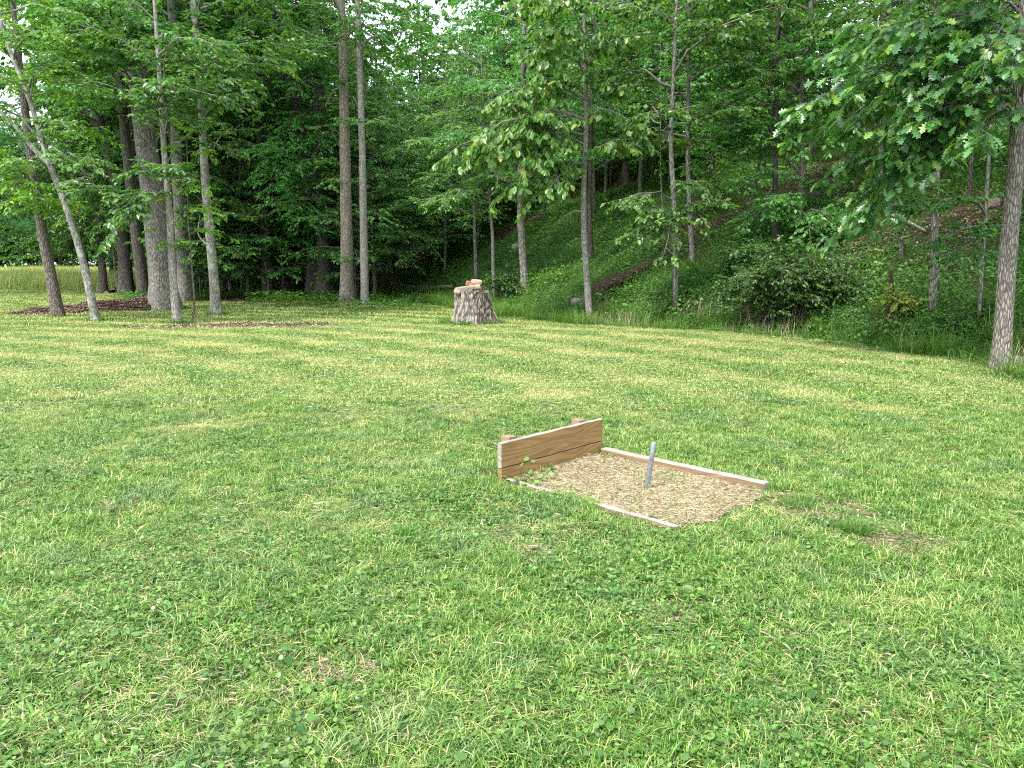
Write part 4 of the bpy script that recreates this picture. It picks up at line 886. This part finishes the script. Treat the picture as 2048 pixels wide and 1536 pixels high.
# ------------------------------------------------------------------ bushes
def bush(px, py, wpx, hpx, label, lmat, leaf, nst, depth=0.8, flowers=0, name='bush', dY=None, dens=1.0):
    b = on_ground(px, py); mp = mpp(b[1]); Wm, Hm = wpx * mp / 2, hpx * mp
    root = thing(name, label, "bush", tuple(b)); mb = MB(); lv = []
    for k in range(nst):
        a_ = rng.random() * 6.283; q = math.sqrt(rng.random()); sx = rng.uniform(-.55, .55) * Wm
        A = np.array([sx, rng.uniform(-.3, .3), 0.0]); A[2] = hg(b[0] + A[0], b[1] + A[1]) - b[2]
        ex = sx * .9 + math.cos(a_) * Wm * .6 * q; ey = math.sin(a_) * depth * q
        top = Hm * math.sqrt(max(0.05, 1 - (ex / (Wm * 1.05)) ** 2)) * rng.uniform(.35, 1.0)
        E = np.array([ex, ey, max(top * (1 - .35 * q), hg(b[0] + ex, b[1] + ey) - b[2] + .15)])
        branch(mb, lv, A, E, leaf, rise=.28, dens=dens * 1.6, twl=.3, droop=.5, r0=.012, sub=3, flat=.45)
    Pl, Dl, Ll = (np.concatenate([q[k] for q in lv]) for k in range(3))
    add_leaves(mb, Pl, Dl, Ll, Ll * .6, 'rhomb')
    st = MB(); 
    o = obj("foliage", mb.mesh("foliage", [M[lmat], M['bark_brown']]), root); o['kind'] = 'stuff'
    if flowers:
        fl = MB(); ix = rng.choice(np.nonzero(Dl[:, 1] < .3)[0], flowers); Pf = Pl[ix] + np.array([0, -.03, .02])
        for q in range(5):
            an = q * 1.2566; D = np.stack([np.full(flowers, math.cos(an)), np.full(flowers, -.3), np.full(flowers, math.sin(an))], 1)
            add_leaves(fl, Pf, D, .022, .02, 'round', roll=.1)
        o = obj("blossom", fl.mesh("blossom", M['petal']), root); o['kind'] = 'stuff'
    return root
bush(1590, 640, 330, 165, "big dark rambling bush with a few white flowers in the ditch", 'leaf_bush', .075, 62, 1.0, flowers=26)
bush(1015, 600, 70, 75, "small dark bush between the stump and the slope", 'leaf_bush', .08, 22, .5)
bush(1500, 560, 110, 90, "rounded green bush merging into the left flank of the big bush", 'leaf_mid', .075, 22, .7)
bush(1795, 640, 60, 90, "small shrub of yellow vine leaves on the rotten stub", 'leaf_vine', .085, 10, .3, dens=.5)
bush(775, 598, 60, 35, "low leafy shrub right of the slim pale trunk", 'leaf_cover', .09, 12, .5)
bush(1885, 690, 170, 60, "bright green weedy shrub at the ditch by the oak", 'leaf_cover', .07, 26, .5)
bush(1640, 480, 90, 60, "loose seedling thicket on the slope behind the big bush", 'leaf_mid', .09, 14, .6)
bush(948, 648, 26, 16, "tiny bright weed clump between the roots of the stump", 'leaf_lime', .05, 8, .12)
bush(505, 596, 70, 40, "low shade plants in front of the dark narrow trunk", 'leaf_dark', .12, 12, .6)

def stone_mesh(name, sx, sy, sz, mat, seed=0, round_=0.25, band=None):
    """a chipped slab: subdivided box with knocked corners"""
    n = 7; g = np.linspace(-1, 1, n); mb = MB(); vs = []; fs = []; k = 0
    for ax in range(3):
        for sg in (-1, 1):
            A_, B_ = np.meshgrid(g, g); C0 = np.full_like(A_, sg); ar = [None] * 3; ar[ax] = C0; ar[(ax + 1) % 3] = A_; ar[(ax + 2) % 3] = B_
            vs.append(np.stack(ar, -1).reshape(-1, 3)); ii_, jj_ = np.meshgrid(np.arange(n - 1), np.arange(n - 1), indexing='ij'); a0 = (ii_ * n + jj_).ravel() + k
            q = np.stack([a0, a0 + 1, a0 + n + 1, a0 + n], 1); fs.append(q if sg > 0 else q[:, ::-1]); k += n * n
    V = np.concatenate(vs); L = np.linalg.norm(V, axis=1, keepdims=True); V = V * (1 - round_) + V / L * round_ * 1.35
    nz = (fbm(V[:, 0] * 1.7 + seed, V[:, 1] * 1.7 + V[:, 2] * 1.3, seed, 2) - .5); V = V * (1 + .22 * nz[:, None])
    V = V * np.array([sx, sy, sz]) / 2; mb.add(V, np.concatenate(fs)); return mb.mesh(name, mat)
# ------------------------------------------------------------------ the stump and what lies on it
wood_end = plain("sawn_wood", [(0.3, (0.10, 0.075, 0.05)), (0.7, (0.3, 0.24, 0.17))], 14, .85, .3)
b = on_ground(945, 649); mp = mpp(b[1]); sr = 0.5 * 72 * mp; sh = 66 * mp
_o = obj('burl', stone_mesh('burl', .30, .34, .30, M['bark_oak'], 4, .8), oak); _o.location = tuple(_bp)
root = thing("tree_stump", "old grey deeply furrowed tree stump with stones on top", "tree stump", tuple(b))
nA, nZ = 300, 56; an = np.linspace(0, 2 * math.pi, nA, endpoint=False); zz = np.linspace(-0.1, sh, nZ)
AN, ZZ = np.meshgrid(an, zz); hz = np.clip(ZZ / sh, 0, 1)
lob = 0.5 + 0.5 * np.cos(AN * 5 + 0.9)
rad = sr * (0.93 + 0.10 * (1 - hz) + (1 - hz) ** 3.2 * (0.05 + 0.27 * lob ** 1.6))
rad *= 1 + 0.10 * (1 - hz) * np.clip(np.cos(AN + 0.25), 0, 1) * 2.6
ridge = fbm(AN * 13 + 3.0 * fbm(AN * 2.5, ZZ * 4, 5), ZZ * 5.5, 7, 2); ridge2 = np.abs(ridge - 0.5) * 2
rad += 0.05 * (ridge2 - 0.3) * (1 - 0.2 * hz) + 0.02 * (fbm(AN * 30, ZZ * 12, 9) - .5)
V = np.stack([rad * np.cos(AN), rad * np.sin(AN), ZZ + 0.02 * np.sin(AN * 3) * hz], -1).reshape(-1, 3)
i_ = np.arange(nZ - 1)[:, None] * nA; j_ = np.arange(nA)[None]; Q = np.stack([i_ + j_, i_ + (j_ + 1) % nA, i_ + nA + (j_ + 1) % nA, i_ + nA + j_], -1).reshape(-1, 4)
def stump_mat():
    m, t, out = newmat("furrowed_stump_bark"); at = N(t, "ShaderNodeAttribute"); at.attribute_name = "rnd"
    tc = N(t, "ShaderNodeTexCoord"); fn = noise(t, mapping(t, tc.outputs['Object'], (1, 1, .4)), 28, 5, .7)
    c = ramp(t, math_(t, 'MULTIPLY_ADD', fn, .5, math_(t, 'MULTIPLY', at.outputs['Fac'], .75)), [(.2, (.028, .024, .02)), (.5, (.12, .104, .088)), (.85, (.32, .28, .245))])
    mo = noise(t, tc.outputs['Object'], 3.0, 3); f = math_(t, 'MULTIPLY', math_(t, 'SUBTRACT', mo, .52), 4.0); f.node.use_clamp = True
    c = mix(t, math_(t, 'MULTIPLY', f, .5), c, (.10, .10, .035))
    p = N(t, "ShaderNodeBsdfPrincipled"); p.inputs['Roughness'].default_value = .9; p.inputs['Specular IOR Level'].default_value = .2; t.links.new(c, p.inputs['Base Color'])
    bu = N(t, "ShaderNodeBump"); bu.inputs['Strength'].default_value = .7; bu.inputs['Distance'].default_value = .02; t.links.new(fn, bu.inputs['Height']); t.links.new(bu.outputs[0], p.inputs['Normal'])
    t.links.new(p.outputs[0], out.inputs[0]); return m
mb = MB(); mb.add(V, Q, 0, np.clip(ridge2.reshape(-1)[Q[:, 0]] * 1.5, 0, 1)); obj("bark", mb.mesh("bark", stump_mat()), root)
top = V[-nA:]; mb = MB(); rings = [np.array([[0, 0, sh - .03]])]
VT = np.concatenate([top * np.array([q, q, 1]) + np.array([0, 0, -0.012 - .02 * (1 - q)]) + np.stack([0 * an, 0 * an, .012 * np.sin(an * 9 + q * 9)], 1) for q in (1, .8, .5, .2, .01)])
i_ = np.arange(4)[:, None] * nA; Q = np.stack([i_ + j_, i_ + nA + j_, i_ + nA + (j_ + 1) % nA, i_ + (j_ + 1) % nA], -1).reshape(-1, 4)
mb.add(VT, Q); obj("cut_top", mb.mesh("cut_top", wood_end), root)
m_brown = plain("brown_stone", [(.3, (.16, .11, .09)), (.7, (.30, .22, .19))], 9); m_red = plain("red_brick", [(.3, (.30, .10, .07)), (.7, (.48, .2, .15))], 9)
m_pink = plain("pinkish_stone", [(.3, (.30, .20, .165)), (.7, (.47, .35, .29))], 8); m_tan = plain("tan_stone", [(.3, (.28, .21, .14)), (.7, (.5, .4, .28))], 8); m_grey = plain("grey_block", [(.3, (.20, .17, .155)), (.7, (.33, .28, .26))], 10)
def put_stone(px, py, w_, h_, d_, mat, label, rot, dy=0.0, nm="stone", cat="stone", seed=0, rn=.25):
    Yb = b[1] + dy; c = at_y(px, py, Yb); m_ = mpp(Yb); o = obj(nm, stone_mesh(nm, w_ * m_, d_, h_ * m_, mat, seed, rn)); o.location = tuple(c); o.rotation_euler = rot
    tag(o, label, cat); return o
put_stone(927, 579, 29, 10, .28, m_grey, "grey brown block lying flat at the left of the stump top", (0.05, -.16, .3), -.18, seed=3, rn=.1)
put_stone(914, 582.5, 10, 8, .2, m_tan, "small yellowish stone at the left rim of the stump", (0, .3, .2), -.28, seed=5)
put_stone(938, 567, 11, 8, .12, m_red, "small red brick piece resting on the stones of the stump", (0.2, .35, .3), -.1, "brick_piece", "brick", 7, .12)
put_stone(950, 582, 21, 7, .26, m_brown, "brown stone under the tan slab on the stump", (0, .02, -.2), -.05, seed=9)
put_stone(949, 573.5, 21, 8, .28, m_tan, "tan wedge shaped slab in the middle of the stone pile", (0, -.05, .2), -.1, seed=11)
put_stone(953, 564, 20, 9, .22, m_pink, "pinkish rounded stone on top of the pile", (0, .12, .1), -.02, seed=13, rn=.4)
put_stone(961, 578, 5, 14, .1, m_brown, "narrow brown stone standing upright at the right of the pile", (0, .1, .1), .02, seed=15)

# ------------------------------------------------------------------ horseshoe pit
def wood_mat(name, a_, b_, c_, scale=8.5, axis=(1, 6, 6), wear=None):
    m, t, out = newmat(name); tc = N(t, "ShaderNodeTexCoord"); v = tc.outputs['Object']
    gn = noise(t, mapping(t, v, (0.55, 1.0, 3.2)), 1.6, 1.5, .4, .3)
    gr = math_(t, 'MULTIPLY_ADD', math_(t, 'SINE', math_(t, 'MULTIPLY', gn, scale * 11)), .5, .5)
    fn = noise(t, mapping(t, v, (2, 60, 60)), 3, 4, .6)
    c = ramp(t, math_(t, 'MULTIPLY_ADD', fn, .62, math_(t, 'MULTIPLY', gr, .38)), [(.2, a_), (.55, b_), (.9, c_)])
    c = mix(t, math_(t, 'MULTIPLY', noise(t, v, 5, 4), .75), c, tuple(q * .5 for q in b_))
    p = N(t, "ShaderNodeBsdfPrincipled"); p.inputs['Roughness'].default_value = .75; p.inputs['Specular IOR Level'].default_value = .3; t.links.new(c, p.inputs['Base Color'])
    bu = N(t, "ShaderNodeBump"); bu.inputs['Strength'].default_value = .35; bu.inputs['Distance'].default_value = .004; t.links.new(fn, bu.inputs['Height']); t.links.new(bu.outputs[0], p.inputs['Normal'])
    t.links.new(p.outputs[0], out.inputs[0]); return m
m_plank = wood_mat("treated_pine", (.20, .11, .04), (.33, .20, .078), (.42, .27, .115))
m_grain = wood_mat("pale_grey_pine", (.22, .19, .16), (.36, .325, .28), (.50, .46, .41))
m_post = wood_mat("post_pine", (.16, .10, .06), (.30, .20, .12), (.42, .31, .2))
def board(name, L, W, Hh, mat, parent, loc, rz=0, top=None, tilt=0, bev=.004):
    """length along local X; bevelled edges; the top face and ends take the second material"""
    x, y, z = L / 2, W / 2, Hh / 2; e = bev; n = 14; P = []
    prof = [(-y + e, -z), (y - e, -z), (y, -z + e), (y, z - e), (y - e, z), (-y + e, z), (-y, z - e), (-y, -z + e)]
    xs_ = np.linspace(-x, x, n); V = []
    for q, xx in enumerate(xs_):
        wv = .0015 * math.sin(q * 1.9)
        V += [(xx, a_ + wv * .5, b_ + wv) for a_, b_ in prof]
    V = np.array(V); i_ = np.arange(n - 1)[:, None] * 8; j_ = np.arange(8)[None]
    Q = np.stack([i_ + j_, i_ + 8 + j_, i_ + 8 + (j_ + 1) % 8, i_ + (j_ + 1) % 8], -1)
    mb = MB(); mt = np.zeros(8, int); mt[[3, 4, 5]] = 1
    for f in range(8): mb.add(V, Q[:, f][:, ::-1], int(mt[f]))
    for r_, c0 in ((0, 1), (n - 1, 1)):
        idx = np.arange(8) + r_ * 8; f = [list(range(8))]; mb.add(V[idx], [f[0] if r_ == 0 else f[0][::-1]], c0)
    o = obj(name, mb.mesh(name, [mat, top or mat]), parent); o.location = loc; o.rotation_euler = (tilt, 0, rz); return o
rzW = math.atan2(PW[1], PW[0]); zc = (BL[2] + BR[2]) / 2
Pm = (BL[:2] + BR[:2]) / 2; pl = .187; zt = zc + .30
bb = thing("backboard", "brown two plank wooden backboard standing behind the horseshoe pit", "backboard", (Pm[0], Pm[1], zc), rzW)
board("plank", BW, .038, pl, m_plank, bb, (0, .019, .30 - pl / 2), 0, m_grain)
board("plank", BW - .004, .038, pl, m_plank, bb, (.001, .0195, .30 - pl * 1.5 - .007), 0, m_plank)
for px in (-.5 * BW + .16, .5 * BW - .22):
    p_ = board("post", .5, .088, .088, m_post, bb, (px, .038 + .046, .30 - .236), 0, m_post); p_.rotation_euler = (0, -math.pi / 2, 0)
rzD = math.atan2(PD[1], PD[0])
def rail(v0, label, u0, L, ht):
    c = PB + PW * v0 + PD * (u0 + L / 2); z = hg(c[0], c[1])
    r_ = board("timber_rail", L, .04 if v0 < .5 else .075, .09, m_post, None, (c[0], c[1], z + ht - .045), rzD, m_grain); tag(r_, label, "timber rail"); return r_
rail(BW - .02, "weathered timber rail edging the far right side of the pit", .03, 1.44, .066)
rail(.03, "thin pale timber rail sunk in grass along the near side", .04, 1.42, .036)
# straw bed: a low sheet of packed straw with loose pieces on it
nu, nv = 40, 34; U_, V_ = np.meshgrid(np.linspace(0, 1.5, nu), np.linspace(.05, BW - .06, nv))
Xp = PB[0] + PD[0] * U_ + PW[0] * V_; Yp = PB[1] + PD[1] * U_ + PW[1] * V_
Zp = Hg(Xp, Yp) + .004 + .025 * fbm(Xp * 3, Yp * 3, 5) - .05 * sstep(1.28, 1.5, U_)
V = np.stack([Xp, Yp, Zp], -1).reshape(-1, 3); ii, jj = np.meshgrid(np.arange(nv - 1), np.arange(nu - 1), indexing='ij'); a = (ii * nu + jj).ravel()
mb = MB(); mb.add(V, np.stack([a, a + nu, a + nu + 1, a + 1], 1))
m_bed = plain("packed_straw", [(.3, (.08, .058, .036)), (.5, (.25, .195, .118)), (.72, (.42, .345, .22))], 45, .9, .8, dist=.012)
tag(obj("straw_bed", mb.mesh("straw_bed", m_bed, True)), "pale trampled straw bed between the two timber rails", "straw", kind='stuff')
ss = [blades(900, .13, .032, .0022, flat=True, tone=lambda n: rng.random(n) * .9 + .1).mesh("straw", M['straw']) for _ in range(4)]
U_, V_ = rng.uniform(.05, 1.42, 330), rng.uniform(.12, BW - .13, 330); X = PB[0] + PD[0] * U_ + PW[0] * V_; Y = PB[1] + PD[1] * U_ + PW[1] * V_
scatter("loose_straw", z3(X, Y, .014), ss, label="loose straw pieces scattered over the pit", cat="straw")
gs = [blades(9, .05, .05, .003, .8).mesh("pit_grass", M['grass']) for _ in range(2)]
U_, V_ = rng.uniform(.6, 1.45, 22), rng.uniform(.1, BW - .1, 22); X = PB[0] + PD[0] * U_ + PW[0] * V_; Y = PB[1] + PD[1] * U_ + PW[1] * V_
scatter("pit_grass", z3(X, Y, .03), gs, label="sparse green blades growing through the straw", cat="grass")
U_, V_ = np.r_[rng.uniform(-.1, 1.6, 200), rng.uniform(.5, .85, 70)], np.r_[np.where(rng.random(200) < .5, rng.uniform(-.24, -.05, 200), BW + rng.uniform(.03, .2, 200)), rng.uniform(-.05, .03, 70)]; X = PB[0] + PD[0] * U_ + PW[0] * V_; Y = PB[1] + PD[1] * U_ + PW[1] * V_
eg = [blades(90, .07, .045, .004, .7).mesh("edge_grass", M['grass']) for _ in range(3)]
scatter("edge_grass", z3(X, Y), eg, label="grass creeping over the rails of the pit", cat="grass")
# stake
s0 = on_ground(1293, 984); s1 = at_y(1308, 885, s0[1] - .05)
m_steel = plain("galvanised_steel", [(.3, (.20, .22, .25)), (.7, (.34, .37, .41))], 25, .42, .15, metal=.55, dist=.002)
root = thing("stake", "grey metal stake leaning slightly in the middle of the pit", "stake", tuple(s0)); d = s1 - s0
mb = MB(); Lk = np.linalg.norm(d); dn = d / Lk; r_ = .0175
prof = [(-.12, r_), (Lk * .3, r_), (Lk * .7, r_), (Lk - .004, r_), (Lk, r_ - .003)]
add_tube(mb, np.array([dn * t for t, _ in prof]), np.array([q for _, q in prof]), 20); obj("pipe", mb.mesh("pipe", m_steel), root)
mb = MB(); add_tube(mb, np.array([dn * (Lk + .0005), dn * (Lk + .003)]), np.array([r_ - .004, r_ - .006]), 20); obj("end_cap", mb.mesh("end_cap", m_brown), root)
# round leaved weed at the backboard
wv0 = on_ground(1040, 968); root = thing("weed_plant", "weed with round leaves climbing the left end of the backboard", "weed", tuple(wv0))
lm = []
for q in range(3):
    m1 = MB(); n = 12; an_ = np.linspace(.35, 2 * math.pi - .35, n); V1 = np.array([[0, 0, 0]] + [[-.5 * math.cos(a_) + .42, .5 * math.sin(a_), .07 * math.sin(a_ * 3)] for a_ in an_])
    m1.add(V1, [(0, k + 1, k + 2) for k in range(n - 1)], 0, np.full(n - 1, [.3, .6, .9][q])); lm.append(m1.mesh("leaf", M['clover']))
def round_leaf(px, py, dY, size, root, rx=None):
    P_ = at_y(px, py, wv0[1] + dY); o = bpy.data.objects.new("leaf", random.choice(lm)); COL.objects.link(o); o.parent = root; o.location = tuple(P_ - wv0)
    o.scale = (size,) * 3; o.rotation_euler = (random.uniform(.1, .7), random.uniform(-.4, .4), random.uniform(0, 6.28)); return P_ - wv0
sp = [(1050, 925, .02), (1062, 930, .02), (1055, 930, .0), (1060, 950, 0), (1044, 945, 0), (1042, 938, .03), (1012, 965, -.05), (1024, 960, -.05), (1020, 970, -.08), (1036, 970, -.05), (1048, 962, 0), (1058, 965, 0), (1064, 956, .02), (1070, 962, 0), (1056, 974, -.06), (1044, 974, -.08),
      (1080, 960, .05), (1090, 958, .08), (1098, 954, .1), (1086, 966, .02), (1030, 966, 0), (1052, 970, 0), (1006, 972, -.08), (1068, 972, -.03), (1076, 968, 0), (1103, 950, .12), (1112, 948, .15)]
ends = [round_leaf(x, y, dy - .07, random.uniform(.034, .05), root) for x, y, dy in [(a_, b_ - 9, c_) for a_, b_, c_ in sp]]
mb = MB(); E = np.array(ends); S_ = np.array([[e[0] * .4, e[1] * .4, 0] for e in ends]); twig_strips(mb, S_, E, .0018, 0)
obj("stems", mb.mesh("stems", M['clover']), root)
# dark tufts right of the pit
def grass_clump(px, py, r_, h_, label, tone, n=260):
    b_ = on_ground(px, py); root = thing("grass_tuft", label, "grass tuft", tuple(b_)); mb = blades(n, r_, h_, .0045, .9, tone=tone)
    o = obj("blades", mb.mesh("blades", M['tall_grass']), root); o['kind'] = 'stuff'
grass_clump(1712, 1070, .085, .085, "dark green spiky grass tuft on worn ground right of the pit", lambda n: .2 + .5 * rng.random(n), 420)
grass_clump(1718, 1110, .07, .06, "yellow tipped grass tuft just below the dark spiky tuft", lambda n: .4 + .5 * rng.random(n), 260)
grass_clump(1590, 1015, .10, .07, "bluish grass tuft at the end of the far rail", lambda n: .3 + .5 * rng.random(n), 300)
grass_clump(812, 1075, .05, .07, "small upright tuft in the lawn left of the pit", lambda n: .3 + .4 * rng.random(n), 120)
ch0 = on_ground(1640, 1020); ch1 = on_ground(1780, 1085); X = np.r_[rng.normal(ch0[0], .12, 34), rng.normal(ch1[0], .11, 30)]; Y = np.r_[rng.normal(ch0[1], .08, 34), rng.normal(ch1[1], .08, 30)]
for px_, py_, r_ in SPOTS:
    g_ = on_ground(px_, py_); X = np.r_[X, rng.normal(g_[0], r_ * .6, 9)]; Y = np.r_[Y, rng.normal(g_[1], r_ * .5, 9)]
scatter("thatch", z3(X, Y, .006), [blades(90, .1, .05, .003, flat=True, tone=lambda n: .8 * rng.random(n)).mesh("thatch", M['straw']) for _ in range(2)], label="thin dead thatch on worn spots of the lawn", cat="thatch")
# fallen brown leaves on the lawn
dl = leaf_mat("dead_leaf", [(0, (.09, .035, .022)), (1, (.15, .07, .04))], .05, .6)
for (px, py, lb) in ((1003, 1072, "small curled reddish leaf on the lawn below the pit"), (905, 985 + 90, None), (1224, 1006, "tiny brown leaf lying on the straw near the stake"), (1258, 1336, "brown dead leaf in the near lawn on the right")):
    if not lb: continue
    g_ = on_ground(px, py); m1 = MB(); add_leaves(m1, np.array([[0, 0, .0]]), np.array([[1, .2, .5]]), .045, .03, 'big', rnd=np.array([.5])); o = obj("fallen_leaf", m1.mesh("fallen_leaf", dl)); o.location = (g_[0], g_[1], g_[2] + .045); o.rotation_euler = (random.random(), .4, random.random() * 6); tag(o, lb, "leaf")

tw = [blades(70, .16, .16, .007, .9, hv=.6, tone=lambda n: .7 * rng.random(n)).mesh("trunk_grass", M['tall_grass']) for _ in range(2)] + [cover_tile(50, .2, .05, .12)]
XX, YY = [], []
for s_0 in TREES + [dict(p=[(945, 649)], w=92)]:
    g_ = on_ground(*s_0['p'][0])
    if g_[1] > 27 or s_0['w'] < 8: continue
    rr_ = s_0['w'] * mpp(g_[1]) * .5
    for q in range(int(7 + s_0['w'] * .35)):
        a_ = random.random() * 6.28; XX.append(g_[0] + math.cos(a_) * rr_ * random.uniform(1.0, 1.5)); YY.append(g_[1] + math.sin(a_) * rr_ * random.uniform(.9, 1.4))
XX, YY = np.array(XX), np.array(YY)
scatter("trunk_grass", z3(XX, YY), tw, scl=rng.uniform(.5, 1.1, len(XX)), label="uncut grass growing round the feet of the trunks", cat="grass")
# ------------------------------------------------------------------ mulch, logs, rocks
chipm = [cover_tile(420, .45, .05, .045, mat='chips') for _ in range(3)]
def mound(lst, nm, label, cat="mulch"):
    xs_ = [q[0] for q in lst]; ys_ = [q[1] for q in lst]; x0, x1, y0, y1 = min(xs_) - 2.6, max(xs_) + 2.6, min(ys_) - 2.2, max(ys_) + 2.2
    n1, n2 = 80, 50; X, Y = np.meshgrid(np.linspace(x0, x1, n1), np.linspace(y0, y1, n2))
    h = np.zeros_like(X)
    for cx, cy_, rx, ry, hh in lst: h = h + hh * np.exp(-(((X - cx) / rx) ** 2 + ((Y - cy_) / ry) ** 2) * 1.2)
    hh_ = h + .20 * (fbm(X * 2.2, Y * 2.2, 44) - .5) * sstep(.05, .2, h); on = h > .045
    Z = Hg(X, Y) + hh_ - .045; V = np.stack([X, Y, Z], -1).reshape(-1, 3); ii, jj = np.meshgrid(np.arange(n2 - 1), np.arange(n1 - 1), indexing='ij'); a = (ii * n1 + jj).ravel()
    Q = np.stack([a, a + 1, a + n1 + 1, a + n1], 1); Q = Q[on.ravel()[Q].any(1)]
    mb = MB(); mb.add(V, Q); o = tag(obj(nm, mb.mesh(nm, plain(nm + "_soil", [(.3, (.03, .02, .014)), (.7, (.12, .075, .05))], 18, .95, .6, dist=.03), True)), label, cat, kind='stuff')
    k = np.nonzero(on.ravel())[0]; k = rng.choice(k, min(len(k), int(len(k) * .5))); 
    scatter(nm + "_pieces", V[k] + np.array([0, 0, .0]), chipm, label="loose brown chips on the " + label.split(" with")[0], cat=cat, scl=rng.uniform(.5, .9, len(k)))
g = [on_ground(*q) for q in ((105, 628), (185, 622), (250, 622), (305, 622))]
mound([(g[0][0], g[0][1], 1.1, .9, .17), (g[1][0], g[1][1], 1.0, .8, .27), (g[2][0], g[2][1], .7, .8, .27), (g[3][0] - .1, g[3][1] + .3, .7, .7, .36)], "mulch_pile", "long low pile of brown wood mulch beneath the left trees")
g = on_ground(470, 654); n_ = 170; X = g[0] + rng.normal(0, 1.0, n_); Y = g[1] + rng.normal(0, .33, n_)
chs = [cover_tile(90, .28, .045, .03, mat='chips') for _ in range(2)]
scatter("chip_patch", z3(X, Y, .02), chs, label="thin dark scatter of chips on the lawn before the woods", cat="mulch", scl=rng.uniform(.6, 1.3, n_))

def log(pts, w0, w1, mat, label, nm="fallen_log", lift=0.5, cat="log", ends=None, Ys=None, rough=.22):
    G = [on_ground(*p) if Ys is None else at_y(p[0], p[1], Ys) for p in pts]; mp = mpp(G[0][1]); P = smooth_path(np.array(G), 26)
    R = np.linspace(w0, w1, 26) * mp / 2; P[:, 2] += R * lift + (.12 if nm == 'fallen_branch' else 0); b_ = P[0].copy()
    root = thing(nm, label, cat, tuple(b_)); mb = MB(); add_tube(mb, P - b_, R, 14, 0, rough=rough, seed=len(label)); obj("bark", mb.mesh("bark", mat, True), root)
    if ends:
        for e_, sg in ((0, -1), (-1, 1)):
            d_ = norm(P[1] - P[0]) if e_ == 0 else norm(P[-1] - P[-2]); m2 = MB(); c_ = P[e_] - b_; add_tube(m2, np.array([c_ + d_ * sg * .001, c_ + d_ * sg * .004]), np.array([R[e_] * .97, R[e_] * .9]), 14); obj("cut_end", m2.mesh("cut_end", ends), root)
    return root
m_rot = plain("rotten_red_wood", [(.3, (.016, .01, .008)), (.47, (.055, .03, .02)), (.6, (.13, .065, .04)), (.72, (.26, .21, .16))], 15, .9, .9, dist=.06)
log([(1190, 600), (1230, 580), (1275, 557), (1325, 525)], 31, 15, m_rot, "rotten reddish brown log lying up the slope", lift=1.15, rough=.35)
log([(1195, 592), (1218, 583)], 18, 10, m_rot, "short red broken piece at the lower end of the rotten log", nm="log_piece", rough=.35)
log([(785, 572), (800, 577), (845, 583), (905, 580)], 6, 5, M['bark_pale'], "long pale fallen branch left behind the stump", nm="fallen_branch", cat="branch")
log([(1686, 537), (1715, 528), (1744, 521)], 5, 3, M['bark_brown'], "short dead branch on the slope behind the big bush", nm="fallen_branch", cat="branch")
log([(1785, 442), (1815, 455), (1850, 474)], 6, 4, M['bark_pale'], "dead pale branch high on the slope by the hooked tree", nm="fallen_branch", cat="branch")
log([(1225, 320), (1250, 312), (1290, 298)], 6, 3, M['bark_brown'], "thin fallen trunk on the upper slope in the middle", nm="fallen_branch", cat="branch")
log([(600, 593), (620, 600), (650, 602)], 8, 5, M['bark_dark'], "dark fallen branch at the foot of the trunk pair", nm="fallen_branch", cat="branch")
for (p0, p1, w_, lb) in (((213, 589), (232, 586), 9, "cut log with a pale end left of the dark thick trunk"), ((226, 583), (243, 579), 10, "split log lying behind the leaning pale sapling"), ((355, 588), (388, 592), 9, "short sawn log between the two grey trunks"), ((262, 588), (282, 582), 12, "dark log leaning between the dark and grey trunks")):
    log([p0, p1], w_, w_, M['bark_dark'], lb, nm="cut_log", ends=m_tan, lift=.6)
def snag(pts, w0, w1, mat, label, nm="snag", cat="dead stump"):
    b_ = on_ground(*pts[0]); P = np.array([b_] + [at_y(x, y, b_[1]) for x, y in pts[1:]]) - b_; mp = mpp(b_[1]); Q = smooth_path(P, 14); Q[0, 2] -= .1; V, Fq = tube(Q, np.linspace(w0, w1, 14) * mp / 2, 12, rough=.25, seed=3)
    V[-12:, 2] += rng.uniform(-.12, .12, 12); mb = MB(); mb.add(V, Fq); c_ = V[-12:].mean(0) - np.array([0, 0, .1]); mb.add(np.vstack([V[-12:], [c_]]), [(k, (k + 1) % 12, 12) for k in range(12)])
    o = obj(nm, mb.mesh(nm, mat, True)); o.location = tuple(b_); tag(o, label, cat); return o
snag([(1801, 516), (1802, 500), (1800, 478)], 9, 8, M['bark_brown'], "short dead grey snag standing alone on the slope")
snag([(1779, 634), (1783, 590), (1781, 545)], 15, 8, m_rot, "rusty rotten stub standing in the ditch behind yellow leaves")
m_dark = plain("dark_rock", [(.3, (.03, .028, .024)), (.7, (.11, .10, .085))], 6); m_pinkd = plain("pink_rock", [(.3, (.14, .09, .075)), (.7, (.34, .23, .2))], 6)
for (px, py, w_, h_, m_, lb) in ((1157, 606, 26, 9, m_grey, "flat pale grey rock at the lower end of the rotten log"), (1625, 402, 30, 16, m_dark, "dark boulder high on the slope above the big bush"), (1988, 412, 24, 14, m_pinkd, "pink rock outcrop high on the slope near the oak"), (1700, 255, 30, 18, m_dark, "rock ledge on the upper slope behind the oak leaves"), (860, 517, 34, 14, m_brown, "rock standing in for a dark hollow on the far low end of the slope"), (1035, 500, 20, 12, m_grey, "grey rock on the slope behind the crooked pale tree"), (1505, 290, 30, 10, m_tan, "tan rock showing through leaves at the crest")):  # the brown rock on the far low slope is added for a dark hollow
    g_ = on_ground(px, py); mm_ = mpp(g_[1]); o = obj("rock", stone_mesh("rock", w_ * mm_, w_ * mm_ * .9, h_ * mm_ * 1.4, m_, int(px) % 17, .5)); o.location = (g_[0], g_[1], g_[2] + h_ * mm_ * .3); o.rotation_euler = (0, 0, random.random() * 3); tag(o, lb, "rock")
print("done")
